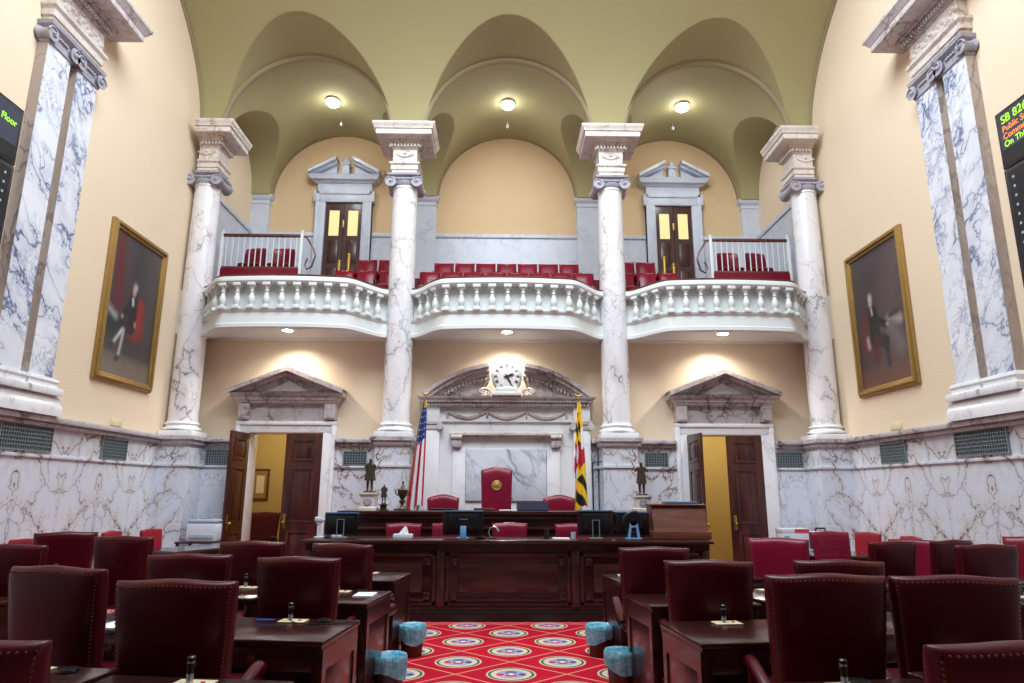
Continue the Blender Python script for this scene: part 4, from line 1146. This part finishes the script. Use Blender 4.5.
# loose things on the desks
def puck(p, label):
    bm = B(); lathe(bm, [(.045, 0), (.05, .006), (.045, .016), (.02, .02)], 20); o = obj('cable_grommet', bm, 'black_plastic', None, p); tag(o, label, 'cable cover')
by = {(s, r, c_): (p, dg) for s, r, c_, p, dg, nm in LAY}
def spot(key, lx, ly): p, dg = by[key]; return on_desk(p[0], p[1], dg, lx, ly)
puck(spot((-1, 1, 0), .22, .25), 'black round cable cover on left aisle desk, second row')
puck(spot((-1, 0, 1), .25, .24), 'black round cable cover on second desk left, nearest row')
puck(spot((1, 1, 0), .3, .2), 'black round cable cover on right aisle desk, second row')
puck(spot((1, 0, 0), .12, .27), 'black round cable cover on right aisle desk, nearest row')
puck(spot((-1, 2, 0), .2, .27), 'black round cable cover on left aisle desk, third row')
bm = B(); tube(bm, [(-.06, 0, .008), (.05, .01, .008)], .006, 8); tube(bm, [(.05, .01, .008), (.065, .011, .008)], .003, 6)
o = obj('pen', bm, 'blue_print', None, spot((-1, 1, 0), -.16, .2)); tag(o, 'blue pen beside the microphone on left aisle desk, second row', 'pen')
bm = B(); tube(bm, [(-.12, .02, .006), (-.05, -.06, .006), (.06, -.10, .006), (.2, -.08, .006), (.3, -.02, .008), (.345, .02, .0), (.36, .03, -.12)], .004, 6)
o = obj('cable', bm, 'black_plastic', None, spot((-1, 1, 0), .13, .2)); tag(o, 'thin black cable trailing off left aisle desk, second row', 'cable')
def paper(key, lx, ly, label, w=.10, h=.14):
    bm = B(); box(bm, -w, w, -h, h, 0, .012); p, dg = by[key]; o = obj('paper_sheet', bm, 'paper_white', None, spot(key, lx, ly)); o.rotation_euler = (0, 0, R(dg+5)); tag(o, label, 'paper')
paper((-1, 1, 1), -.03, -.2, 'white papers on second desk left of the aisle, second row'); paper((1, 1, 1), -.36, -.16, 'white papers on second desk right of the aisle, second row', .06, .12)
paper((1, 3, 0), -.22, .06, 'white papers on right aisle desk closest to the counter', .09, .12)
paper((-1, 2, 0), .30, .05, 'white papers on left aisle desk, third row', .08, .11)
bm = B(); lathe(bm, [(.045, 0), (.055, .10), (.051, .10), (.042, .006)], 18); o = obj('paper_cup', bm, 'white_plastic', None, spot((1, 2, 2), .28, .12)); tag(o, 'white paper cup on the desk at right picture edge', 'cup')
bm = B(); box(bm, -.1, .1, -.07, .07, 0, .02, .004); o = obj('notebook', bm, 'blue_print', None, spot((1, 2, 2), .18, .24)); tag(o, 'blue notebook on the desk at right picture edge', 'notebook')

# waste bins
def bin_(loc, label, rz):
    t = thing('waste_bin', label, 'bin', loc, rz, 'brown waste bins with blue liners')
    bm = B(); lathe(bm, [(.10, 0), (.122, .25), (.124, .26), (.118, .26), (.095, .01)], 24); obj('bucket', bm, 'bin_brown', t)
    bm = B()
    def f(u, v):
        a = 2*pi*u; w = .006*math.sin(9*a)+.004*math.sin(17*a+2)
        prof = [(.03, .17), (.105, .24), (.120, .285), (.134, .292), (.142, .265), (.139, .21+.02*math.sin(3*a)), (.134, .14+.03*math.sin(2*a+1))]
        q = v*6; i = min(5, int(q)); g = q-i
        r = prof[i][0]*(1-g)+prof[i+1][0]*g; z = prof[i][1]*(1-g)+prof[i+1][1]*g
        r += w*v; return (r*math.cos(a), r*math.sin(a), z)
    grid(bm, 48, 14, f); bmesh.ops.remove_doubles(bm, verts=bm.verts, dist=1e-4); obj('plastic_liner', bm, 'bin_liner', t, ang=60)
bin_((-.98, 7.22, 0), 'waste bin with blue liner at the left aisle desk closest to counter', 0)
bin_((-1.0, 5.95, 0), 'waste bin with blue liner at left of aisle, nearer the camera', .9)
bin_((.90, 7.22, 0), 'waste bin with blue liner at the right aisle desk closest to counter', 2)
bin_((.92, 6.12, 0), 'waste bin with blue liner at right of aisle, nearer the camera', 3)

# ------------------------------------------------------------------ things on counter and bench
CT = .985
def monitor(x, y, w, h, label, stand='thin', lift=.04):
    t = thing('computer_monitor', label, 'monitor', (x, y, CT))
    bm = B(); loft = [(0, 0)]
    box(bm, -w/2, w/2, -.02, .02, lift, lift+h, .008); box(bm, -w*.36, w*.36, -.05, -.02, lift+.06, lift+h-.05, .015); obj('screen_case', bm, 'black_plastic', t)
    bm = B(); box(bm, -w/2, w/2, -.03, -.005, lift+h-.02, lift+h, .004); obj('top_edge', bm, 'monitor_trim', t)
    if stand == 'thin':
        bm = B()
        box(bm, -.05, -.04, -.075, -.055, .0, .24); box(bm, .04, .05, -.075, -.055, .0, .24); box(bm, -.05, .05, -.075, -.055, .235, .245); box(bm, -.09, .09, -.10, .06, 0, .015, .004); obj('stand', bm, 'vent_frame', t)
    elif stand == 'blue':
        bm = B(); prism(bm, [(-.085, 0), (-.05, 0), (-.03, .15), (.03, .15), (.05, 0), (.085, 0), (.05, .22), (-.05, .22)], -.09, -.06); box(bm, -.11, .11, -.1, .06, 0, .012, .004); obj('stand', bm, 'screen_blue', t)
    else:
        bm = B(); box(bm, -.035, .045, -.09, -.06, 0, .16, .006); box(bm, -.08, .08, -.09, .06, 0, .012, .004); obj('stand', bm, 'screen_blue', t)
        bm = B(); box(bm, -.05, .06, -.056, -.052, .24, .25); obj('logo_strip', bm, 'silver', t)
    return t
monitor(-2.22, 9.32, .44, .29, 'black monitor seen from behind at the left end of the counter')
monitor(-.60, 9.32, .54, .32, 'black monitor with pale blue stand left of the counter centre', 'pale')
monitor(1.17, 9.32, .48, .33, 'black monitor seen from behind with thin frame stand, right of centre')
t = monitor(1.67, 9.32, .44, .31, 'black monitor with bright blue forked stand beside the lectern box', 'blue')
bm = B(); lathe(bm, [(.15, -.065), (.13, -.085), (.05, -.09)], 28, (0, .22), axis='y'); obj('rear_bulge', bm, 'black_plastic', t)
t = thing('webcam_stand', 'white jointed stand at the left end of the counter', 'stand', (-2.50, 9.3, CT))
bm = B(); box(bm, -.06, .06, -.05, .05, 0, .02, .004); obj('base', bm, 'white_plastic', t)
bm = B(); tube(bm, [(0, 0, .02), (0, 0, .24)], .018, 10); tube(bm, [(-.04, 0, .18), (.06, 0, .24)], .02, 8); obj('pole', bm, 'white_plastic', t)
bm = B(); box(bm, -.07, .03, -.03, .03, .21, .27, .012); obj('head', bm, 'white_plastic', t)
t = thing('desk_printer', 'white upright device beside the leftmost counter monitor', 'device', (-2.42, 9.42, CT))
bm = B(); box(bm, -.05, .05, -.06, .06, 0, .31, .01); obj('case', bm, 'grey_plastic', t)
t = thing('tissue_box', 'white tissue box with tissue pulled up, on the counter', 'tissue box', (-1.38, 9.2, CT))
bm = B(); box(bm, -.125, .125, -.06, .06, 0, .06, .006); obj('carton', bm, 'white_plastic', t)
bm = B()
def ts(u, v):
    a = 2*pi*u; r = (.055*(1-v)**.8+.004)*(1+.25*math.sin(4*a)); return (r*math.cos(a)+.03*v, r*.5*math.sin(a), .055+.105*v+.012*math.sin(3*a)*(1-v))
grid(bm, 20, 8, ts); obj('tissue', bm, 'paper_white', t)
t = thing('desk_lamp', 'small silver gooseneck lamp on the counter near its middle', 'lamp', (-.20, 9.3, CT))
bm = B(); lathe(bm, [(.05, 0), (.05, .012), (.01, .02)], 18); obj('base', bm, 'black_metal', t)
bm = B(); tube(bm, [(-.03, 0, .01), (-.06, 0, .07), (-.04, 0, .13), (.02, 0, .155)], .007, 8); obj('neck', bm, 'silver', t)
bm = B(); tube(bm, [(.0, 0, .16), (.04, 0, .135), (.07, 0, .09)], [.02, .035, .03], 10, .6); obj('shade', bm, 'silver', t)
bm = B(); box(bm, -.06, .06, -.04, .04, 0, .035, .006); o = obj('calculator', bm, 'black_plastic', None, (-.36, 9.15, CT)); tag(o, 'small black calculator on the counter before the middle clerk chair', 'calculator')
bm = B(); lathe(bm, [(.03, 0), (.034, .09), (.03, .09), (.026, .01)], 16); o = obj('glass_tumbler', bm, 'grey_plastic', None, (.86, 9.2, CT)); tag(o, 'short tumbler on the counter left of the thin-framed monitor', 'tumbler')
bm = B(); box(bm, -.11, .11, -.08, .08, 0, .012); o = obj('paper_stack', bm, 'paper_white', None, (.70, 9.25, CT)); tag(o, 'flat stack of white paper on the counter', 'paper')
bm = B(); lathe(bm, [(.035, 0), (.037, .11), (.0375, .115)], 14); o = obj('pencil_cup', bm, 'black_plastic', None, (.52, 9.4, CT)); tag(o, 'black pencil cup on the counter right of its middle', 'cup')
t = thing('lectern_box', 'brown wooden slope-fronted box on the right end of the counter', 'lectern box', (2.28, 9.38, CT))
bm = B(); prism(bm, [(-.24, 0.10), (.2, .10), (.2, .43), (-.10, .43)], -.36, .36, 'yz'); obj('slope_front', bm, 'wood_lectern', t)
bm = B(); box(bm, -.39, .39, -.27, .22, .0, .105, .006); obj('ledge', bm, 'wood_lectern', t)
bm = B(); box(bm, -.38, .38, -.14, .22, .43, .45, .006); obj('lid', bm, 'wood_lectern', t)
bm = B(); box(bm, -.22, .22, -.1, .1, 0, .035, .004); o = obj('binder', bm, 'monitor_trim', None, (2.34, 9.42, CT+.45)); tag(o, 'blue-grey binder lying on top of the lectern box', 'binder')
BT = 1.30
bm = B(); box(bm, -.16, .16, -.1, .1, 0, .035, .004); o = obj('ledger_book', bm, 'wood_lectern', None, (-.36, 10.95, BT)); tag(o, 'brown ledger lying on the bench left of the presiding chair', 'book')
t = thing('laptop', 'dark open laptop lid on the bench right of the presiding chair', 'laptop', (.40, 10.95, BT))
bm = B(); box(bm, -.25, .25, -.06, .25, 0, .015, .004); obj('keyboard_base', bm, 'black_plastic', t)
bm = B(); prism(bm, [(-.1, .012), (-.085, .012), (-.06, .13), (-.075, .13)], -.25, .25, 'yz'); obj('screen', bm, 'board_face', t)
bm = B(); box(bm, -.2, .2, -.08, .08, 0, .03, .006); o = obj('leather_folder', bm, 'black_plastic', None, (-1.02, 10.9, BT)); tag(o, 'black leather folder on the bench before the left arched chair', 'folder')
bm = B(); box(bm, -.14, .14, -.08, .08, 0, .012, .003); o = obj('paper_stack', bm, 'paper_white', None, (.02, 10.9, BT)); tag(o, 'white papers on the bench before the presiding chair', 'paper')

# ---- statuettes: one continuous skinned figure each
def figure(parent, h, mat, pose, name='figure'):
    J, E, Rr = [], [], []
    def jn(p, r, par=None):
        J.append(Vector(p)*h); Rr.append(r*h)
        if par is not None: E.append((par, len(J)-1))
        return len(J)-1
    pel = jn((0, 0, .50), .075); ab = jn((0, -.005, .60), .07, pel); ch = jn((0, -.01, .72), .088, ab); nk = jn((0, -.01, .83), .035, ch)
    h0 = jn((0, -.02, .88), .05, nk); jn((0, -.015, .95), .052, h0)
    for s in (-1, 1):
        sh = jn((s*.10, 0, .78), .045, ch); el = jn((s*pose['el'][0], pose['el'][1], pose['el'][2]), .034, sh); jn((s*pose['ha'][0], pose['ha'][1], pose['ha'][2]), .024, el)
        hp = jn((s*.055, 0, .46), .062, pel); kn = jn((s*.06, -.01 - .02*(s > 0), .26), .042, hp); an = jn((s*.065, .01, .06), .028, kn); jn((s*.07, -.06, .02), .026, an)
    me = bpy.data.meshes.new('f'); me.from_pydata(J, E, [])
    o = bpy.data.objects.new('f', me); C.objects.link(o)
    md = o.modifiers.new('s', 'SKIN'); sv = me.skin_vertices[0].data
    for i, r in enumerate(Rr): sv[i].radius = (r, r); sv[i].use_root = (i == 0)
    o.modifiers.new('ss', 'SUBSURF').levels = 2
    dg = bpy.context.evaluated_depsgraph_get(); dg.update(); m2 = bpy.data.meshes.new_from_object(o.evaluated_get(dg))
    bpy.data.objects.remove(o); bm = B(); bm.from_mesh(m2); bpy.data.meshes.remove(m2)
    f = obj(name, bm, mat, parent, ang=180)
    return f
def statue(x, y, z, label, hp, wp, h, ped, coat=True, el=(.17, .0, .66), ha=(.12, -.1, .60)):
    t = thing('bronze_statuette', label, 'statuette', (x, y, z))
    bm = B(); loft_rect(bm, -wp, wp, -wp, wp, [(.025, 0), (.025, hp*.14), (0, hp*.2), (0, hp*.8), (.02, hp*.88), (.025, hp*.9), (.025, hp), (0, hp)]); p = obj('pedestal', bm, ped, t)
    if ped != 'bronze':
        bm = B(); lathe(bm, [(wp*.6, -wp-.006), (wp*.5, -wp-.012), (wp*.2, -wp-.008)], 20, (0, hp*.5), axis='y'); obj('medallion', bm, 'marble_capital', p)
    f = figure(t, h, 'bronze', dict(el=el, ha=ha)); f.location = (0, 0, hp+.01)
    bm = B(); lathe(bm, [(wp*.85, hp), (wp*.8, hp+.02), (wp*.3, hp+.022)], 16); obj('bronze_base', bm, 'bronze', t)
    if coat:
        bm = B()
        def cf(u, v):
            a = 2*pi*u; r = h*(.095+.055*(1-v)+.010*math.sin(6*a)*(1-v)); return (r*1.05*math.cos(a), r*.85*math.sin(a), hp+h*(.34+.46*v))
        grid(bm, 28, 8, cf); obj('frock_coat', bm, 'bronze', t)
    return t
statue(-2.16, 10.85, BT, 'large bronze statuette on white pedestal at left end of bench', .27, .115, .54, 'marble_entablature')
statue(-1.93, 10.85, BT, 'small dark bronze statuette of a cloaked figure on the bench', .09, .045, .31, 'bronze')
statue(2.16, 11.0, BT, 'large bronze statuette on white pedestal at right end of bench', .24, .115, .54, 'marble_entablature', True, (.19, .02, .68), (.14, -.12, .72))
t = thing('trophy_urn', 'bronze urn trophy on a flat base beside the striped flag', 'trophy', (-1.64, 10.85, BT))
bm = B(); box(bm, -.12, .12, -.09, .09, 0, .025, .006); obj('base', bm, 'bronze', t)
bm = B(); lathe(bm, [(.06, .025), (.03, .06), (.025, .10), (.05, .12), (.05, .15), (.025, .17), (.05, .20), (.075, .25), (.08, .31), (.06, .33)], 18); obj('urn', bm, 'bronze', t)
for q in (-1, 1):
    bm = B(); tube(bm, [(q*.07, 0, .22), (q*.11, 0, .26), (q*.11, 0, .31), (q*.075, 0, .32)], .01, 6); obj('handle', bm, 'bronze', t)
bm = B(); lathe(bm, [(.06, .33), (.03, .36), (.012, .40), (.02, .43), (.004, .45)], 14); obj('lid', bm, 'bronze', t)

# ------------------------------------------------------------------ flags
def flag(x, y, label, colfn, lean, zt_=3.14, zb_=1.30, w0=.05, w1=.26, shift=0, fringe=None):
    t = thing('flag', label, 'flag', (x, y, 0))
    bm = B(); tube(bm, [(0, .05, .42), (0, .05, 1.2), (lean, .05, zt_+.05)], .014, 10); obj('pole', bm, 'gilt', t)
    bm = B(); lathe(bm, [(.14, .42), (.14, .45), (.04, .48), (.03, .52)], 18, (0, .05)); obj('floor_stand', bm, 'brass', t)
    bm = B(); sphere(bm, (lean, .05, zt_+.08), .025, 10, 8); tube(bm, [(lean-.07, .05, zt_+.16), (lean-.03, .05, zt_+.13), (lean, .05, zt_+.12), (lean+.03, .05, zt_+.13), (lean+.07, .05, zt_+.16)], [.008, .018, .024, .018, .008], 8); obj('eagle_finial', bm, 'gilt', t)
    def pf(u, v):   # v 0 bottom .. 1 top
        e = 1-v; w = w0+(w1-w0)*e**.75
        X = lean*(v)+shift*e+(u-.45)*w
        Y = -.02-.05*math.sin(u*pi*3.0+e*1.2)*(.25+.75*e)-.02*math.sin(u*pi*7)*e
        Z = zb_+(zt_-zb_)*v-.05*math.sin(u*pi*2)*e+(.05*u)*e
        return (X, Y, Z)
    paint_mesh('cloth', 72, 170, pf, colfn, t, 'vertex_paint')
    if fringe:
        bm = B(); tube(bm, [(lambda q: (q[0]-.006, q[1], q[2]))(pf(0, i/24)) for i in range(25)], .012, 6); obj('fringe', bm, 'gilt', t)
def us(u, v):
    RED, WH, BL = (186, 34, 52), (232, 234, 244), (42, 60, 128)
    if v > .93: return (206, 170, 70) if u > .3 else BL
    if v > .585+.05*u:
        a, b = u*3.4+(int(v*34) % 2)*.5, v*34
        if (a % 1-.5)**2+((b % 2-1)*.55)**2*1.0 < .055 and int(b) % 2 == 0: return WH
        return BL
    q = u*1.0+.25*(1-v)-.06
    k_ = int((u*4.2+.55*v+.15))
    return RED if k_ % 2 == 0 else WH
def md(u, v):
    Y_, K, Rd, Wh = (246, 200, 40), (26, 24, 28), (186, 26, 50), (236, 236, 240)
    if v > .90: return Y_
    if v > .60:
        if u > .62: return Y_ if v > .74 else Wh
        k_ = int((v*11+u*2.2)); j_ = int(u*3.2)
        return Y_ if (k_+j_) % 2 else K
    if v > .30:
        if u > .45+.1*(v-.3): 
            if v < .36+.12*(u-.5): return Y_
            return Wh if (v > .56 and u > .8) or (u-.75)**2*4+(v-.57)**2*40 < .05 else Rd
        if u > .34 and v < .42: return Y_
        k_ = math.sin(u*17)+math.sin(v*31+1)
        return Rd if k_ > -.1 else Wh
    if u < .22 and v > .12: return Wh
    k_ = int(v*9.5+u*2.6+.4)
    return Y_ if k_ % 2 else K
flag(-1.52, 11.75, 'striped flag with white stars on blue, draped on a gilt pole', us, .09, 3.14, 1.28, .05, .27, -.05, True)
flag(1.27, 11.75, 'black, yellow, red and white flag draped on a pole right of centre', md, -.01, 3.12, 1.28, .05, .27, -.03)
t = thing('music_stand', 'thin black stand beside the black and yellow flag', 'stand', (1.50, 11.9, .42))
bm = B(); tube(bm, [(0, 0, 0), (0, 0, 1.68)], .012, 8); obj('post', bm, 'black_metal', t)
bm = B(); tube(bm, [(0, 0, 1.68), (.16, 0, 1.69)], .01, 8); obj('arm', bm, 'black_metal', t)
bm = B(); lathe(bm, [(.12, 0), (.12, .015), (.02, .03)], 16); obj('base', bm, 'black_metal', t)

# ------------------------------------------------------------------ side tables and equipment
def side_table(loc, rz, w, d, label):
    t = thing('writing_table', label, 'table', loc, rz)
    bm = B(); box(bm, -w/2, w/2, -d/2, d/2, .72, .75, .008); tp = obj('tabletop', bm, 'wood_mahogany', t)
    bm = B(); box(bm, -w/2+.04, w/2-.04, -d/2+.04, d/2-.04, .75, .756); obj('glass_inlay', bm, 'glass_table', tp)
    bm = B(); box(bm, -w/2+.05, w/2-.05, -d/2+.05, d/2-.05, .60, .72, .004); ap = obj('apron', bm, 'wood_mahogany', t)
    bm = B()
    nn = int(w/.12)
    for i in range(nn):
        for q in (-1, 1): sphere(bm, (-w/2+.1+(w-.2)*i/(nn-1), q*(d/2-.048), .66), .016, 8, 6)
    obj('brass_stud', bm, 'brass', ap)
    for qx in (-1, 1):
        for qy in (-1, 1):
            bm = B(); lathe(bm, [(.028, 0), (.035, .1), (.05, .4), (.04, .52), (.055, .6)], 12, (qx*(w/2-.1), qy*(d/2-.1))); obj('leg', bm, 'wood_mahogany', t)
side_table((-4.62, 10.75, 0), R(66), 1.7, .8, 'dark glass-topped table by the left wall below the printer')
side_table((4.38, 9.95, 0), R(-8), 1.5, .9, 'dark glass-topped table by the right wall before the tufted chair')
t = thing('printer_stand', 'narrow dark stand under the printer beside the left doorway', 'stand', (-5.18, 12.05, 0))
bm = B(); box(bm, -.36, .36, -.28, .28, .72, .75, .006); obj('top', bm, 'wood_mahogany', t)
for qx in (-1, 1):
    for qy in (-1, 1):
        bm = B(); box(bm, qx*.32-.02, qx*.32+.02, qy*.24-.02, qy*.24+.02, 0, .72); obj('leg', bm, 'black_metal', t)
t = thing('laser_printer', 'grey-white laser printer on the stand beside the left doorway', 'printer', (-5.13, 12.02, .75))
bm = B(); box(bm, -.26, .26, -.2, .2, 0, .30, .03); obj('body', bm, 'white_plastic', t)
bm = B(); box(bm, -.26, .26, -.2, .18, .30, .36, .025); box(bm, -.16, .16, -.12, .1, .355, .37, .006); obj('top_cover', bm, 'grey_plastic', t)
bm = B(); box(bm, -.2, .2, -.215, -.19, .05, .12, .006); obj('paper_tray', bm, 'grey_plastic', t)
bm = B(); box(bm, -.2, -.12, -.208, -.195, .05, .1); obj('control_panel', bm, 'black_plastic', t)
bm = B(); box(bm, -.1, .1, -.06, .02, .37, .375); obj('output_slot', bm, 'black_plastic', t)
t = thing('equipment_cart', 'white-topped cart beside the right doorway under the cartons', 'cart', (5.07, 12.0, 0))
bm = B(); box(bm, -.50, .50, -.28, .28, .62, .65, .006); obj('shelf', bm, 'grey_plastic', t)
for qx in (-1, 1):
    for qy in (-1, 1):
        bm = B(); box(bm, qx*.45-.02, qx*.45+.02, qy*.24-.02, qy*.24+.02, 0, .62); obj('leg', bm, 'silver', t)
t = thing('paper_carton', 'white carton with red lettering band beside the right doorway', 'box', (5.00, 11.98, .65))
bm = B(); box(bm, -.28, .16, -.16, .16, 0, .28, .004); obj('carton', bm, 'white_plastic', t)
bm = B(); box(bm, -.285, .165, -.165, .165, .27, .34, .006); obj('lid', bm, 'white_plastic', t)
bm = B(); box(bm, -.08, .165, -.168, -.163, .275, .335); box(bm, -.02, .12, -.168, -.163, .13, .16); obj('red_label', bm, 'red_print', t)
bm = B(); box(bm, -.26, -.18, -.168, -.163, .05, .22); obj('blue_label', bm, 'screen_blue', t)
t = thing('ballot_case', 'white case with dark carrying handle right of the carton', 'case', (5.44, 11.98, .65))
bm = B(); box(bm, -.15, .13, -.12, .12, 0, .29, .02); obj('body', bm, 'white_plastic', t)
bm = B(); tube(bm, [(-.09, 0, .27), (-.08, 0, .34), (.08, 0, .34), (.09, 0, .27)], .016, 8); obj('handle', bm, 'black_plastic', t)
bm = B(); box(bm, -.19, -.15, -.12, .12, 0, .27, .004); box(bm, -.1, -.05, -.125, -.12, .03, .07); obj('side_strip', bm, 'black_plastic', t)

# ------------------------------------------------------------------ lights, world, camera
def area(name, loc, rot, sx, sy, power, color):
    l = bpy.data.lights.new(name, 'AREA'); l.shape = 'RECTANGLE'; l.size = sx; l.size_y = sy; l.energy = power; l.color = color
    o = bpy.data.objects.new(name, l); o.location = loc; o.rotation_euler = rot; C.objects.link(o)
area('skylight', (0, 5.6, 11.6), (R(22), 0, 0), 7.5, 5.0, 1640, (.84, .92, 1))
w = bpy.data.worlds.new('World'); bpy.context.scene.world = w; w.use_nodes = True
w.node_tree.nodes['Background'].inputs[0].default_value = (.86, .92, 1, 1); w.node_tree.nodes['Background'].inputs[1].default_value = .06

cam = bpy.data.cameras.new('camera'); cam.sensor_width = 36; cam.lens = 672.5*36/1024; cam.clip_end = 100
co = bpy.data.objects.new('camera', cam); C.objects.link(co)
p_, ro, ya = R(12.538), R(.225), R(.95)
fw = Vector((math.sin(ya)*math.cos(p_), math.cos(ya)*math.cos(p_), math.sin(p_))); rt = Vector((math.cos(ya), -math.sin(ya), 0)); up = rt.cross(fw)
r2 = rt*math.cos(ro)+up*math.sin(ro); u2 = -rt*math.sin(ro)+up*math.cos(ro)
m = Matrix((r2, u2, -fw)).transposed().to_4x4(); m.translation = Vector((-.112, 0, 1.6)); co.matrix_world = m
sc = bpy.context.scene; sc.camera = co
sc.view_settings.view_transform = 'Standard'; sc.view_settings.look = 'None'; sc.view_settings.exposure = 0
sc.cycles.use_denoising = True; sc.cycles.max_bounces = 8; sc.cycles.sample_clamp_indirect = 6
